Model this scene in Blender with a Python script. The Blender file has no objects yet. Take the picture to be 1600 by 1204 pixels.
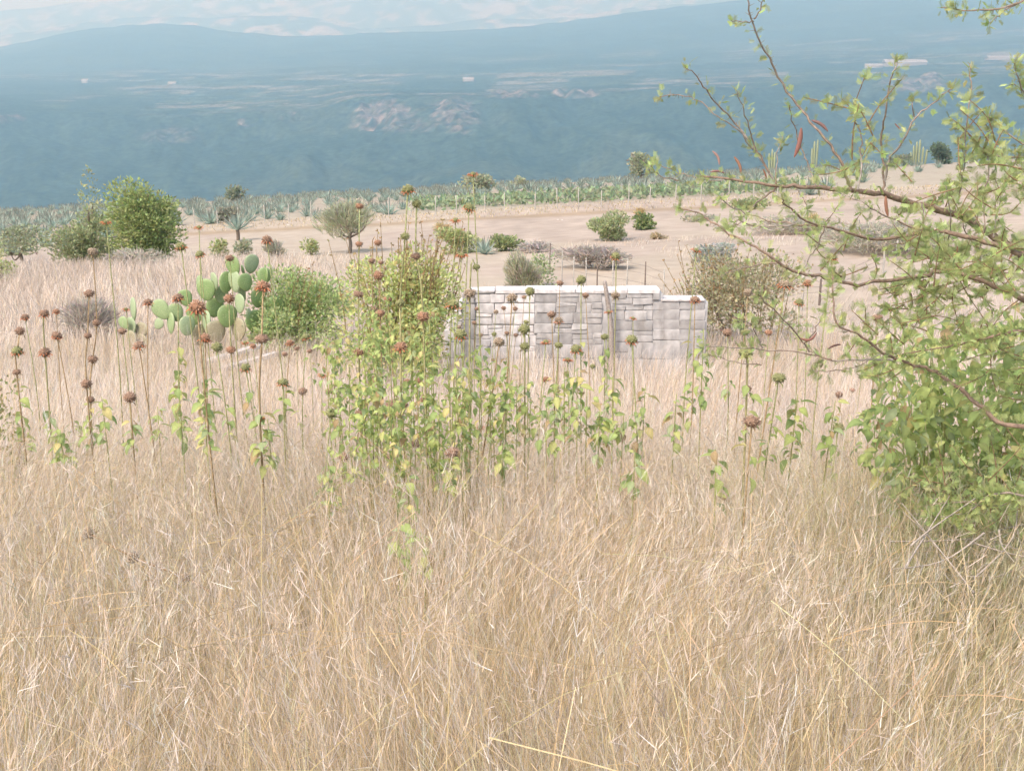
import bpy, bmesh, math, random
import numpy as np
from mathutils import Vector, Matrix, Quaternion

R = math.radians
sc = bpy.context.scene
COL = sc.collection
rng = np.random.default_rng(7)
random.seed(7)

# ------------------------------------------------------------------ camera, light, exposure
F_PX, CX, CY = 1716.0, 800.0, 602.0
PITCH = math.atan(452 / 1716)
EYE = Vector((0, 0, 1.6))
cam_d = bpy.data.cameras.new('camera')
cam_d.sensor_width = 36.0
cam_d.lens = 36.0 * F_PX / 1600.0
cam_d.clip_start, cam_d.clip_end = 0.05, 60000
cam = bpy.data.objects.new('camera', cam_d)
cam.location = EYE
cam.rotation_euler = (math.pi / 2 - PITCH, 0, 0)
COL.objects.link(cam)
sc.camera = cam

SUN_EL, SUN_AZ = R(52), R(215)       # azimuth clockwise from +Y: behind and to the left of the camera
world = bpy.data.worlds.new('World')
sc.world = world
world.use_nodes = True
wn = world.node_tree
sky = wn.nodes.new('ShaderNodeTexSky')
sky.sky_type = 'NISHITA'
sky.sun_disc = False
sky.sun_elevation = SUN_EL
sky.sun_rotation = SUN_AZ
sky.air_density = 1.0
sky.dust_density = 4.0
sky.ozone_density = 0.3
bg = wn.nodes['Background']
bg.inputs['Strength'].default_value = 0.13
wn.links.new(sky.outputs[0], bg.inputs['Color'])

sun_d = bpy.data.lights.new('sun', 'SUN')
sun_d.energy = 1.3
sun_d.angle = R(12)
sun_d.color = (1.0, 0.96, 0.92)
sun = bpy.data.objects.new('sun', sun_d)
sv = Vector((math.sin(SUN_AZ) * math.cos(SUN_EL), math.cos(SUN_AZ) * math.cos(SUN_EL), math.sin(SUN_EL)))
sun.rotation_euler = (-sv).to_track_quat('-Z', 'Y').to_euler()
sun.location = (0, 0, 50)
COL.objects.link(sun)

vs = sc.view_settings
vs.view_transform = 'Standard'
vs.look = 'None'
vs.gamma = 1
vs.use_curve_mapping = False
vs.exposure = 1.2
sc.cycles.volume_bounces = 2
sc.cycles.max_bounces = 8
sc.cycles.diffuse_bounces = 4
sc.cycles.transmission_bounces = 4

# ------------------------------------------------------------------ picture -> place (used once, to find where things stand)
FWD = Vector((0, math.cos(PITCH), -math.sin(PITCH)))
UPV = Vector((0, math.sin(PITCH), math.cos(PITCH)))


def ray(px, py):
    return FWD + UPV * ((CY - py) / F_PX) + Vector(((px - CX) / F_PX, 0, 0))


def at(px, py, d):
    r = ray(px, py)
    return EYE + r * (d / r.y)


def m_per_px(p):
    return (p - EYE).dot(FWD) / F_PX


def slope(row):
    r = ray(CX, row)
    return r.z / r.y


def to_px(X, Y, Z):
    z = Z - EYE.z
    zc = Y * FWD.y + z * FWD.z
    return CX + F_PX * X / zc, CY - F_PX * (Y * UPV.y + z * UPV.z) / zc


# ------------------------------------------------------------------ noise and terrain
_perm = [rng.random((256, 256)) for _ in range(4)]


def vnoise(x, y, k=0):
    x = np.asarray(x, float); y = np.asarray(y, float)
    xi = np.floor(x).astype(int); yi = np.floor(y).astype(int)
    fx = x - xi; fy = y - yi
    fx = fx * fx * (3 - 2 * fx); fy = fy * fy * (3 - 2 * fy)
    t = _perm[k % 4]
    a = t[xi % 256, yi % 256]; b = t[(xi + 1) % 256, yi % 256]
    c = t[xi % 256, (yi + 1) % 256]; d = t[(xi + 1) % 256, (yi + 1) % 256]
    return (a * (1 - fx) + b * fx) * (1 - fy) + (c * (1 - fx) + d * fx) * fy


def fbm(x, y, o=4, k=0):
    s = 0; a = 1; n = 0
    for i in range(o):
        s = s + a * vnoise(x * 2 ** i + 17.3 * i, y * 2 ** i + 9.1 * i, k + i); n += a; a *= 0.5
    return s / n


def sstep(a, b, x):
    t = np.clip((np.asarray(x, float) - a) / (b - a), 0, 1)
    return t * t * (3 - 2 * t)


_pd = [-30, -3, 1.3, 5, 8, 11, 15, 20, 26, 34, 45, 52, 54, 60, 80, 120, 150, 180]
_pz = [1.5, 0.1, 0.0, -0.78, -1.35, -1.8, -2.27, -2.45]
for _d, _r in ((26, 428), (34, 392), (45, 356), (52, 343), (54, 333), (60, 322), (80, 308), (120, 295.5), (150, 290), (180, 288)):
    _pz.append(1.6 + _d * slope(_r))


def gz(x, y):
    x = np.asarray(x, float); y = np.asarray(y, float)
    prof = (np.interp(y - 0.4 - 0.02 * y, _pd, _pz) + np.interp(y, _pd, _pz) + np.interp(y + 0.4 + 0.02 * y, _pd, _pz)) / 3
    cross = 0.052 * x * sstep(13, 42, y)
    bump = 0.10 * (fbm(x * 0.35 + 50, y * 0.35 + 50, 3) - 0.5) * sstep(1, 6, y)
    return prof + cross + bump


def gzf(x, y):
    return float(gz(x, y))


def hit(px, row):
    r = ray(px, row)
    d = 2.0
    while d < 175:
        p = EYE + r * (d / r.y)
        if p.z < gzf(p.x, p.y):
            return p
        d *= 1.01
    p = EYE + r * (150 / r.y)
    return p


# ------------------------------------------------------------------ materials
def col_mat(name, rough=0.75, transl=0.0, var=0.25, scale=30.0, bump=0.0, spec=0.2):
    m = bpy.data.materials.new(name)
    m.use_nodes = True
    nt = m.node_tree
    n, l = nt.nodes, nt.links
    b = n['Principled BSDF']
    b.inputs['Roughness'].default_value = rough
    b.inputs['Specular IOR Level'].default_value = spec
    a = n.new('ShaderNodeAttribute'); a.attribute_name = 'col'
    tc = n.new('ShaderNodeTexCoord')
    ns = n.new('ShaderNodeTexNoise'); ns.inputs['Scale'].default_value = scale; ns.inputs['Detail'].default_value = 3
    l.new(tc.outputs['Object'], ns.inputs['Vector'])
    mr = n.new('ShaderNodeMapRange')
    mr.inputs[1].default_value = 0.3; mr.inputs[2].default_value = 0.7
    mr.inputs[3].default_value = 1 - var; mr.inputs[4].default_value = 1 + var
    l.new(ns.outputs[0], mr.inputs[0])
    mx = n.new('ShaderNodeVectorMath'); mx.operation = 'SCALE'
    l.new(a.outputs['Color'], mx.inputs[0]); l.new(mr.outputs[0], mx.inputs['Scale'])
    l.new(mx.outputs[0], b.inputs['Base Color'])
    if bump:
        bp = n.new('ShaderNodeBump'); bp.inputs['Strength'].default_value = bump; bp.inputs['Distance'].default_value = 0.02
        l.new(ns.outputs[0], bp.inputs['Height']); l.new(bp.outputs[0], b.inputs['Normal'])
    if transl:
        t = n.new('ShaderNodeBsdfTranslucent'); l.new(mx.outputs[0], t.inputs['Color'])
        ms = n.new('ShaderNodeMixShader'); ms.inputs[0].default_value = transl
        l.new(b.outputs[0], ms.inputs[1]); l.new(t.outputs[0], ms.inputs[2])
        l.new(ms.outputs[0], n['Material Output'].inputs['Surface'])
    return m


M_GRASS = col_mat('dry_straw', 0.65, 0.28, 0.15, 12)
M_LEAF = col_mat('leaf', 0.6, 0.45, 0.18, 25, spec=0.35)
M_BARK = col_mat('bark', 0.85, 0, 0.3, 60, 0.4)
M_HEAD = col_mat('dry_calyx', 0.85, 0, 0.25, 120)
M_PETAL = col_mat('petal', 0.6, 0.3, 0.1, 60)
M_PAD = col_mat('cactus_skin', 0.5, 0, 0.14, 18, 0.15, spec=0.4)
M_STONE = col_mat('stone', 0.9, 0, 0.26, 6, 0.6)
_nt = M_STONE.node_tree                   # rain stains and lichen on the stones
_pb = _nt.nodes['Principled BSDF']; _src = _pb.inputs['Base Color'].links[0].from_socket
_tc = _nt.nodes.new('ShaderNodeNewGeometry'); _mp = _nt.nodes.new('ShaderNodeMapping'); _mp.inputs['Scale'].default_value = (7, 7, 2.2)
_ns = _nt.nodes.new('ShaderNodeTexNoise'); _ns.inputs['Scale'].default_value = 1.0; _ns.inputs['Detail'].default_value = 6; _ns.inputs['Roughness'].default_value = 0.7
_nt.links.new(_tc.outputs['Position'], _mp.inputs[0]); _nt.links.new(_mp.outputs[0], _ns.inputs['Vector'])
_mr = _nt.nodes.new('ShaderNodeMapRange'); _mr.inputs[1].default_value = 0.52; _mr.inputs[2].default_value = 0.68; _mr.inputs[3].default_value = 0.0; _mr.inputs[4].default_value = 0.5
_nt.links.new(_ns.outputs[0], _mr.inputs[0])
_mx = _nt.nodes.new('ShaderNodeMix'); _mx.data_type = 'RGBA'
_nt.links.new(_mr.outputs[0], _mx.inputs[0]); _nt.links.new(_src, _mx.inputs[6]); _mx.inputs[7].default_value = (0.22, 0.20, 0.175, 1)
_nt.links.new(_mx.outputs[2], _pb.inputs['Base Color'])
_nt = M_PAD.node_tree                     # pale areole dots of the cactus skin
_vo = _nt.nodes.new('ShaderNodeTexVoronoi'); _vo.inputs['Scale'].default_value = 9.0; _vo.inputs['Randomness'].default_value = 0.35
_tc = _nt.nodes.new('ShaderNodeTexCoord'); _nt.links.new(_tc.outputs['Object'], _vo.inputs['Vector'])
_mr = _nt.nodes.new('ShaderNodeMapRange'); _mr.inputs[1].default_value = 0.10; _mr.inputs[2].default_value = 0.20; _mr.inputs[3].default_value = 0.75; _mr.inputs[4].default_value = 0.0
_nt.links.new(_vo.outputs['Distance'], _mr.inputs[0])
_mx = _nt.nodes.new('ShaderNodeMix'); _mx.data_type = 'RGBA'
_pb = _nt.nodes['Principled BSDF']; _src = _pb.inputs['Base Color'].links[0].from_socket
_nt.links.new(_mr.outputs[0], _mx.inputs[0]); _nt.links.new(_src, _mx.inputs[6]); _mx.inputs[7].default_value = (0.45, 0.42, 0.30, 1)
_nt.links.new(_mx.outputs[2], _pb.inputs['Base Color'])
M_HILL = col_mat('hill_cover', 0.95, 0, 0.65, 0.085, spec=0.0)
M_SOIL = col_mat('dry_soil', 0.95, 0, 0.10, 1.7, 0.6, spec=0.1)


# ------------------------------------------------------------------ mesh helpers
def mesh(name, V, F, C, mat, smooth=False):
    """V (n,3); F a list of (m,k) index arrays; C (n,3) or one colour."""
    V = np.asarray(V, np.float32)
    if not isinstance(F, list):
        F = [F]
    F = [np.asarray(f, np.int32) for f in F if len(f)]
    me = bpy.data.meshes.new(name)
    me.vertices.add(len(V)); me.vertices.foreach_set('co', V.ravel())
    tot = np.concatenate([np.full(len(f), f.shape[1], np.int32) for f in F])
    idx = np.concatenate([f.ravel() for f in F])
    me.loops.add(len(idx)); me.loops.foreach_set('vertex_index', idx)
    me.polygons.add(len(tot))
    st = np.concatenate([[0], np.cumsum(tot)[:-1]]).astype(np.int32)
    me.polygons.foreach_set('loop_start', st)
    if smooth:
        me.polygons.foreach_set('use_smooth', np.ones(len(tot), bool))
    C = np.asarray(C, np.float32)
    if C.ndim == 1:
        C = np.tile(C[:3], (len(V), 1))
    at_ = me.attributes.new('col', 'FLOAT_COLOR', 'POINT')
    at_.data.foreach_set('color', np.hstack([C, np.ones((len(C), 1), np.float32)]).ravel())
    me.materials.append(mat)
    me.update(calc_edges=True)
    return me


def obj(name, me, parent=None, loc=None):
    o = bpy.data.objects.new(name, me)
    COL.objects.link(o)
    if parent is not None:
        o.parent = parent
    if loc is not None:
        o.location = loc
    return o


def thing(name, label, cat, loc=(0, 0, 0), group=None, me=None):
    o = bpy.data.objects.new(name, me)
    COL.objects.link(o)
    o.location = loc
    o['label'] = label
    o['category'] = cat
    if group:
        o['group'] = group
    return o


def tag(o, kind):
    o['kind'] = kind
    return o


class Geo:
    """collects pieces into one mesh"""
    def __init__(s):
        s.V = []; s.F = {}; s.C = []; s.n = 0

    def add(s, V, F, C):
        V = np.asarray(V, float).reshape(-1, 3)
        if len(V) == 0:
            return
        C = np.asarray(C, float)
        if C.ndim == 1:
            C = np.tile(C, (len(V), 1))
        for f in (F if isinstance(F, list) else [F]):
            f = np.asarray(f, int)
            s.F.setdefault(f.shape[1], []).append(f + s.n)
        s.V.append(V); s.C.append(C); s.n += len(V)

    def mesh(s, name, mat, origin=(0, 0, 0), smooth=False):
        V = np.concatenate(s.V) - np.asarray(origin, float)
        return mesh(name, V, [np.concatenate(v) for v in s.F.values()], np.concatenate(s.C), mat, smooth)


def ribbons(P, W, S, C):
    """P (n,k,3) lines, W (n,k) widths, S (n,3) side vectors, C (n,k,3)"""
    n, k, _ = P.shape
    off = S[:, None, :] * W[:, :, None] * 0.5
    V = np.stack([P - off, P + off], 2).reshape(-1, 3)
    Cc = np.repeat(C[:, :, None, :], 2, 2).reshape(-1, 3)
    b = (np.arange(n) * k * 2)[:, None] + (np.arange(k - 1) * 2)[None, :]
    b = b.ravel()
    Fq = np.stack([b, b + 1, b + 3, b + 2], 1)
    return V, Fq, Cc


def unit(v):
    return v / (np.linalg.norm(v, axis=-1, keepdims=True) + 1e-9)


def diamonds(P, D, L, W, C, fold=0.25):
    """leaf quads: base P (n,3), direction D, length L (n), width W (n)"""
    n = len(P)
    r = rng.normal(size=(n, 3))
    S = unit(np.cross(D, r)); N = np.cross(S, D)
    mid = P + D * (L * 0.45)[:, None]
    V = np.stack([P, mid + S * (W / 2)[:, None] + N * (W * fold)[:, None], P + D * L[:, None] - N * (L * 0.12)[:, None],
                  mid - S * (W / 2)[:, None] + N * (W * fold)[:, None]], 1).reshape(-1, 3)
    b = np.arange(n) * 4
    Ft = np.concatenate([np.stack([b, b + 1, b + 2], 1), np.stack([b, b + 2, b + 3], 1)])
    Cc = np.repeat(C[:, None, :], 4, 1).reshape(-1, 3)
    return V, Ft, Cc


def tube(pts, rad, sides=5, c0=(0.2, 0.15, 0.1), c1=None):
    pts = np.asarray(pts, float); k = len(pts)
    rad = np.asarray(rad, float) * np.ones(k)
    t = np.gradient(pts, axis=0); t = unit(t)
    ref = np.array([0.3, 0.9, 0.2]) if abs(t[0, 1]) < 0.8 else np.array([1.0, 0, 0.2])
    a = unit(np.cross(t, ref)); b = np.cross(t, a)
    ang = np.arange(sides) / sides * 2 * math.pi
    V = pts[:, None, :] + rad[:, None, None] * (np.cos(ang)[None, :, None] * a[:, None, :] + np.sin(ang)[None, :, None] * b[:, None, :])
    V = V.reshape(-1, 3)
    F = []
    for i in range(k - 1):
        for j in range(sides):
            j2 = (j + 1) % sides
            F.append((i * sides + j, i * sides + j2, (i + 1) * sides + j2, (i + 1) * sides + j))
    V = np.vstack([V, pts[-1] + t[-1] * rad[-1]])
    tip = len(V) - 1
    T = [((k - 1) * sides + j, (k - 1) * sides + (j + 1) % sides, tip) for j in range(sides)]
    c0 = np.asarray(c0, float); c1 = c0 if c1 is None else np.asarray(c1, float)
    u = np.repeat(np.linspace(0, 1, k), sides); u = np.append(u, 1)
    C = c0[None] * (1 - u[:, None]) + c1[None] * u[:, None]
    return V, [np.array(F), np.array(T)], C


def spline(pts, m=6):
    """smooth line through points (Catmull-Rom)"""
    p = [np.asarray(q, float) for q in pts]
    if len(p) < 3:
        return np.array([p[0] + (p[-1] - p[0]) * i / m for i in range(m + 1)])
    out = []
    for i in range(len(p) - 1):
        a = p[max(i - 1, 0)]; b = p[i]; c = p[i + 1]; d = p[min(i + 2, len(p) - 1)]
        for j in range(m):
            t = j / m
            out.append(0.5 * ((2 * b) + (c - a) * t + (2 * a - 5 * b + 4 * c - d) * t * t + (-a + 3 * b - 3 * c + d) * t ** 3))
    out.append(p[-1])
    return np.array(out)


def jit(c, n, v=0.18, h=0.08):
    """n colours around c"""
    c = np.asarray(c, float)
    return np.clip(c[None] * (1 + rng.normal(0, v, (n, 1))) * (1 + rng.normal(0, h, (n, 3))), 0.01, 0.9)


def grid_faces(nr, nc):
    i = (np.arange(nr - 1)[:, None] * nc + np.arange(nc - 1)[None, :]).ravel()
    return np.stack([i, i + 1, i + nc + 1, i + nc], 1)


# ================================================================== SETTING
# near ground, from behind the camera to the brink of the canyon
ys = np.concatenate([np.linspace(-12, 0, 10)[:-1], np.linspace(0, 18, 70)[:-1], np.linspace(18, 60, 110)[:-1], np.linspace(60, 152, 80)])
us = np.linspace(-1, 1, 190)
Y = np.repeat(ys[:, None], len(us), 1)
X = us[None, :] * (np.maximum(Y, 0) * 0.75 + 14)
Z = gz(X, Y)
fine = 0.05 * (fbm(X * 1.6, Y * 1.6, 3, 1) - 0.5) * sstep(24, 30, Y) * (1 - sstep(48, 52, Y))
Z = Z + fine
n1 = fbm(X * 0.25, Y * 0.12 + 40, 4, 2); n2 = fbm(X * 1.3, Y * 0.35, 4, 3)
soil = np.array([0.37, 0.308, 0.255])[None, None] * (0.78 + 0.44 * n2)[..., None]
straw = np.array([0.40, 0.345, 0.27])
soil = soil * (1 - 0.6 * sstep(0.5, 0.62, n1))[..., None] + straw * (0.6 * sstep(0.5, 0.62, n1))[..., None]
bank = np.exp(-((Y - 52.6) / 0.8) ** 2)[..., None]
soil = soil * (1 - 0.7 * bank) + np.array([0.27, 0.20, 0.12]) * 0.7 * bank
field = sstep(57, 61, Y)[..., None] * 0.45
soil = soil * (1 - field) + np.array([0.31, 0.29, 0.22]) * field
me = mesh('ground', np.stack([X, Y, Z], -1).reshape(-1, 3), grid_faces(len(ys), len(us)), soil.reshape(-1, 3), M_SOIL, True)
tag(obj('ground', me), 'structure')

# canyon, its far wall, the farmed shelf above it and the wooded ridge
def ptab(pairs):
    a = np.array(pairs, float)
    return lambda u: np.interp(800 + 1774 * u, a[:, 0], a[:, 1])


sv_ = np.vectorize(slope)
R1 = ptab([(-400, 178), (0, 172), (300, 180), (500, 168), (560, 152), (640, 150), (760, 150), (1000, 142), (1300, 132), (1600, 118), (2000, 100)])
R2 = ptab([(-400, 140), (0, 131), (400, 128), (800, 117), (1200, 98), (1600, 82), (2000, 60)])
R3 = ptab([(-400, 116), (0, 108), (400, 104), (800, 84), (1200, 66), (1600, 42), (2000, 20)])
R4 = ptab([(-400, 110), (-150, 92), (0, 75), (60, 64), (110, 53), (180, 42), (250, 36), (310, 40), (380, 50), (450, 57), (540, 54), (680, 49), (800, 43), (900, 32), (1000, 17), (1150, 0), (1600, -45), (2000, -75)])
ys = np.concatenate([[151], np.geomspace(156, 1400, 40), np.linspace(1420, 2700, 150), np.linspace(2720, 4600, 110), np.linspace(4640, 6300, 60), [6800, 7600]])
us = np.linspace(-0.85, 0.85, 380)
Yh = np.repeat(ys[:, None], len(us), 1); Uh = np.repeat(us[None], len(ys), 0)
Xh = Uh * Yh
ZR = [1.6 + D * sv_(Rf(us)) for D, Rf in ((2600, R1), (3600, R2), (4600, R3), (6200, R4))]
knY = [151, 200, 500, 1100, 1480, 1750, 2600, 3600, 4600, 6200, 7600]
Zh = np.zeros_like(Yh)
e0 = gz(np.clip(us * 151, -75, 75), np.full_like(us, 151.0)) - 0.4
for j in range(len(us)):
    kz = [e0[j], -45, -190, -260, -268, -225, ZR[0][j], ZR[1][j], ZR[2][j], ZR[3][j], ZR[3][j] - 500]
    Zh[:, j] = np.interp(ys, knY, kz)
wall = sstep(1500, 1800, Yh) * (1 - sstep(2450, 2640, Yh))
rav = np.abs(fbm(Xh / 260 + 3 + 0.25 * (Yh - 1500) / 400, Yh / 900, 4, 1) - 0.5) * 2
Zh += wall * (rav - 0.35) * 95
Zh += (fbm(Xh / 90, Yh / 90, 4, 2) - 0.5) * (10 + 10 * sstep(4400, 5200, Yh)) * sstep(900, 1500, Yh)
Zh += (fbm(Xh / 700, Yh / 500, 3, 0) - 0.5) * 26 * sstep(2700, 3000, Yh) * (1 - sstep(5600, 6100, Yh))
PX, PY = to_px(Xh, Yh, Zh)
forest = np.array([0.032, 0.052, 0.036])
t = fbm(Xh / 22, Yh / 22, 3, 1)
ch = forest[None, None] * (0.55 + 0.9 * t)[..., None]
scrub = sstep(0.52, 0.68, fbm(Xh / 240, Yh / 160, 4, 3))[..., None] * 0.6
ch = ch * (1 - scrub) + np.array([0.055, 0.075, 0.05]) * scrub
# farmed strips on the shelf
shelf = sstep(2580, 2680, Yh) * (1 - sstep(4300, 4700, Yh))
fx = np.floor(Xh / 210 + 0.8 * vnoise(Xh / 500, Yh / 300)); fy = np.floor(Yh / 62 + 0.05 * Xh / 62)
cell = _perm[1][(fx.astype(int) * 7) % 256, (fy.astype(int) * 13) % 256]
cell2 = _perm[2][(fx.astype(int) * 5) % 256, (fy.astype(int) * 11) % 256]
area = sstep(0.36, 0.5, fbm(Xh / 800 + 5, Yh / 330 + 2, 3, 2)) + sstep(900, 1300, PX) * 0.5
fm = 0.75 * np.clip(shelf * np.clip(area, 0, 1) * (cell > 0.42) * sstep(0.36, 0.5, fbm(Xh / 60, Yh / 26, 3, 0)), 0, 1)[..., None]
fc = np.where((cell2 > 0.45)[..., None], np.array([0.18, 0.17, 0.14]), np.array([0.075, 0.10, 0.06]))
ch = ch * (1 - fm) + fc * fm
# pale cliff faces under the rim
def blob(cx, cy, rx, ry):
    return 1 - sstep(0.6, 1.1, np.hypot((PX - cx) / rx, (PY - cy) / ry) + 0.9 * (fbm(PX / 14, PY / 9, 3) - 0.5))
rock = np.zeros_like(PX)
for b in ((600, 176, 50, 22), (575, 190, 30, 16), (655, 196, 55, 14), (710, 180, 45, 30), (690, 165, 20, 8), (458, 183, 20, 9), (385, 190, 14, 6), (15, 187, 22, 6), (800, 148, 45, 7), (900, 146, 40, 6), (270, 213, 55, 14), (1420, 132, 45, 12), (1460, 124, 22, 12)):
    rock = np.maximum(rock, blob(*b) * {270: 0.45, 655: 0.5, 710: 0.75}.get(b[0], 1))
rock *= (Yh > 1500) * (Yh < 2900)
rk = (rock * sstep(0.40, 0.58, fbm(Xh / 16, Yh / 9 + Zh / 7, 3, 3)))[..., None] * 0.95
ch = ch * (1 - rk) + np.array([0.19, 0.165, 0.155]) * (0.6 + 0.5 * vnoise(Xh / 9, Zh / 7))[..., None] * rk
Zh += rock * (vnoise(Xh / 14, Yh / 14) - 0.5) * 26
me = mesh('hills', np.stack([Xh, Yh, Zh], -1).reshape(-1, 3), grid_faces(len(ys), len(us)), np.clip(ch, 0, 1).reshape(-1, 3), M_HILL, True)
tag(obj('hills', me), 'structure')


def far_range(name, y0, y1, y2, crest, foot, amp, seed, c_rock, pale):
    ys = np.linspace(y0, y2, 90); us = np.linspace(-0.75, 0.75, 420)
    Yf = np.repeat(ys[:, None], len(us), 1); Uf = np.repeat(us[None], len(ys), 0); Xf = Yf * Uf
    zc = 1.6 + y1 * sv_(crest(us)); zf = 1.6 + y0 * sv_(foot(us))
    tt = np.clip((Yf - y0) / (y1 - y0), 0, 1)
    Zf = zf[None] * (1 - tt) + zc[None] * tt - np.clip(Yf - y1, 0, None) * 0.5
    rv = np.abs(fbm(Xf / 420 + seed, Yf / 700, 4, seed) - 0.5) * 2
    Zf += (rv - 0.4) * amp * 1.5 * np.sin(math.pi * np.clip(tt, 0, 1)) + (fbm(Xf / 120, Yf / 120, 3, seed) - 0.5) * amp * 0.18
    cc = np.array([0.05, 0.07, 0.05]) * (0.6 + 0.8 * fbm(Xf / 80, Yf / 80, 3, 2))[..., None]
    m = (sstep(0.53, 0.58, 0.3 * fbm(Xf / 900 + seed, Yf / 500, 3, seed) + 0.7 * fbm(Xf / 120 + seed * 3.1, Yf / 70 + seed, 5, seed + 1)) * pale)[..., None]
    cc = cc * (1 - m) + np.array(c_rock) * (0.8 + 0.4 * vnoise(Xf / 50, Yf / 40))[..., None] * m
    me = mesh(name, np.stack([Xf, Yf, Zf], -1).reshape(-1, 3), grid_faces(len(ys), len(us)), np.clip(cc, 0, 0.9).reshape(-1, 3), M_HILL, True)
    tag(obj(name, me), 'structure')


far_range('foothills', 7300, 8300, 8800,
          ptab([(-300, 66), (0, 58), (100, 42), (180, 30), (240, 26), (330, 27), (420, 24), (500, 27), (570, 44), (680, 40), (760, 28), (840, 30), (1000, 10), (1600, -20)]),
          ptab([(-300, 130), (1600, 110)]), 60, 1, (0.40, 0.37, 0.36), 0.55)
far_range('mountains', 8900, 10600, 11300,
          ptab([(-300, 34), (0, 19), (70, 12), (130, 4), (200, 3), (260, -6), (420, -14), (800, -30), (1600, -60)]),
          ptab([(-300, 80), (1600, 70)]), 130, 2, (0.42, 0.39, 0.385), 0.5)

# air: one box of pale haze round the whole place
hz_m = bpy.data.materials.new('pale_haze'); hz_m.use_nodes = True
nt = hz_m.node_tree; nt.nodes.clear()
out = nt.nodes.new('ShaderNodeOutputMaterial'); pv = nt.nodes.new('ShaderNodeVolumePrincipled')
pv.inputs['Color'].default_value = (0.39, 0.69, 0.96, 1)
pv.inputs['Absorption Color'].default_value = (1, 1, 1, 1)
pv.inputs['Anisotropy'].default_value = 0.32
pv.inputs['Density'].default_value = 3.3e-4
nt.links.new(pv.outputs[0], out.inputs['Volume'])
bm = bmesh.new()
bmesh.ops.create_cube(bm, size=1)
hx0, hx1, hy0, hy1, hz0, hz1 = -9800, 9800, -400, 11700, -420, 1250
for v in bm.verts:
    v.co = ((hx0 + hx1) / 2 + v.co.x * (hx1 - hx0), (hy0 + hy1) / 2 + v.co.y * (hy1 - hy0), (hz0 + hz1) / 2 + v.co.z * (hz1 - hz0))
me = bpy.data.meshes.new('haze'); bm.to_mesh(me); bm.free(); me.materials.append(hz_m)
tag(obj('haze', me), 'stuff')


# ================================================================== BLOCK WALL
def block_mesh(w, h, dep, c, ch=0.0045):
    bm = bmesh.new()
    bmesh.ops.create_cube(bm, size=1)
    for v in bm.verts:
        v.co = (v.co.x * w + random.uniform(-1, 1) * 0.009, v.co.y * dep + random.uniform(-1, 1) * 0.006, v.co.z * h + random.uniform(-1, 1) * 0.008)
    bmesh.ops.bevel(bm, geom=bm.edges[:], offset=min(ch, w * 0.2, h * 0.2), segments=1, affect='EDGES')
    me = bpy.data.meshes.new('stone_block')
    bm.to_mesh(me); bm.free()
    a = me.attributes.new('col', 'FLOAT_COLOR', 'POINT')
    a.data.foreach_set('color', np.tile(np.array([*c, 1.0], np.float32), len(me.vertices)))
    me.materials.append(M_STONE)
    return me


WD = 15.0
wl = at(820, 592, WD)
wroot = thing('block_wall', 'low roofless wall of pale stone blocks, palest at left, standing in dry grass', 'wall', (wl.x, WD, gzf(wl.x, WD)))


def wblock(x0, y0, x1, y1, white, proud=0.0, name='stone_block', dep=0.3):
    a = at(x0, y0, WD); b = at(x1, y1, WD)
    w, h = b.x - a.x - 0.007, a.z - b.z - 0.007
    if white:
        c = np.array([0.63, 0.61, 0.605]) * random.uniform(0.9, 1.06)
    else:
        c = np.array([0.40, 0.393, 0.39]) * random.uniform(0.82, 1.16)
    o = obj(name, block_mesh(w, h, dep, np.clip(c, 0, 0.86)), wroot)
    o.location = Vector(((a.x + b.x) / 2, WD + dep / 2 - proud, (a.z + b.z) / 2)) - wroot.location


def course(x0, x1, y0, y1, white, wmin=18, wmax=40, split=0.22):
    x = x0
    while x < x1 - 2:
        w = min(random.uniform(wmin, wmax), x1 - x)
        if x1 - (x + w) < 9:
            w = x1 - x
        p = random.uniform(-0.008, 0.012)
        if y1 - y0 > 11 and random.random() < split:
            ym = y0 + (y1 - y0) * random.uniform(0.35, 0.65)
            wblock(x, y0, x + w, ym, white, p); wblock(x, ym, x + w, y1, white, random.uniform(-0.008, 0.012))
        else:
            wblock(x, y0, x + w, y1, white, p)
        x += w


# left end, its blocks given a paler colour than the rest
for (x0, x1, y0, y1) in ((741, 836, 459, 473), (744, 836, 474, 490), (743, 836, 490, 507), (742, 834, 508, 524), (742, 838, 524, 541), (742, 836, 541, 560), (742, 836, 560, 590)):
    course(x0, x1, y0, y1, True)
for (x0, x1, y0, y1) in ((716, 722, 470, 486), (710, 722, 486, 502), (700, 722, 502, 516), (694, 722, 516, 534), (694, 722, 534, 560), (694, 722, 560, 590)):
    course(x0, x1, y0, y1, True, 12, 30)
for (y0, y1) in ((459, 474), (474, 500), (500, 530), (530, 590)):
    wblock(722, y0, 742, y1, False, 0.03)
# grey middle
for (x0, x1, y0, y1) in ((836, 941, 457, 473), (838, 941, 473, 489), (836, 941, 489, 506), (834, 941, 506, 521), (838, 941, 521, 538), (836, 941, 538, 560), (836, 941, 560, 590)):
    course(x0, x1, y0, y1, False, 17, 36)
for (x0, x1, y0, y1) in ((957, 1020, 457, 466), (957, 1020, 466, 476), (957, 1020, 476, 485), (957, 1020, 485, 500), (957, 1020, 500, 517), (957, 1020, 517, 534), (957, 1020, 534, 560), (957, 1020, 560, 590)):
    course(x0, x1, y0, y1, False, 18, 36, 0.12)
wblock(1020, 457, 1032, 468, False, 0.01)
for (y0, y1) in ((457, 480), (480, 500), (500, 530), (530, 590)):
    wblock(941, y0, 957, y1, False, -0.03)
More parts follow.
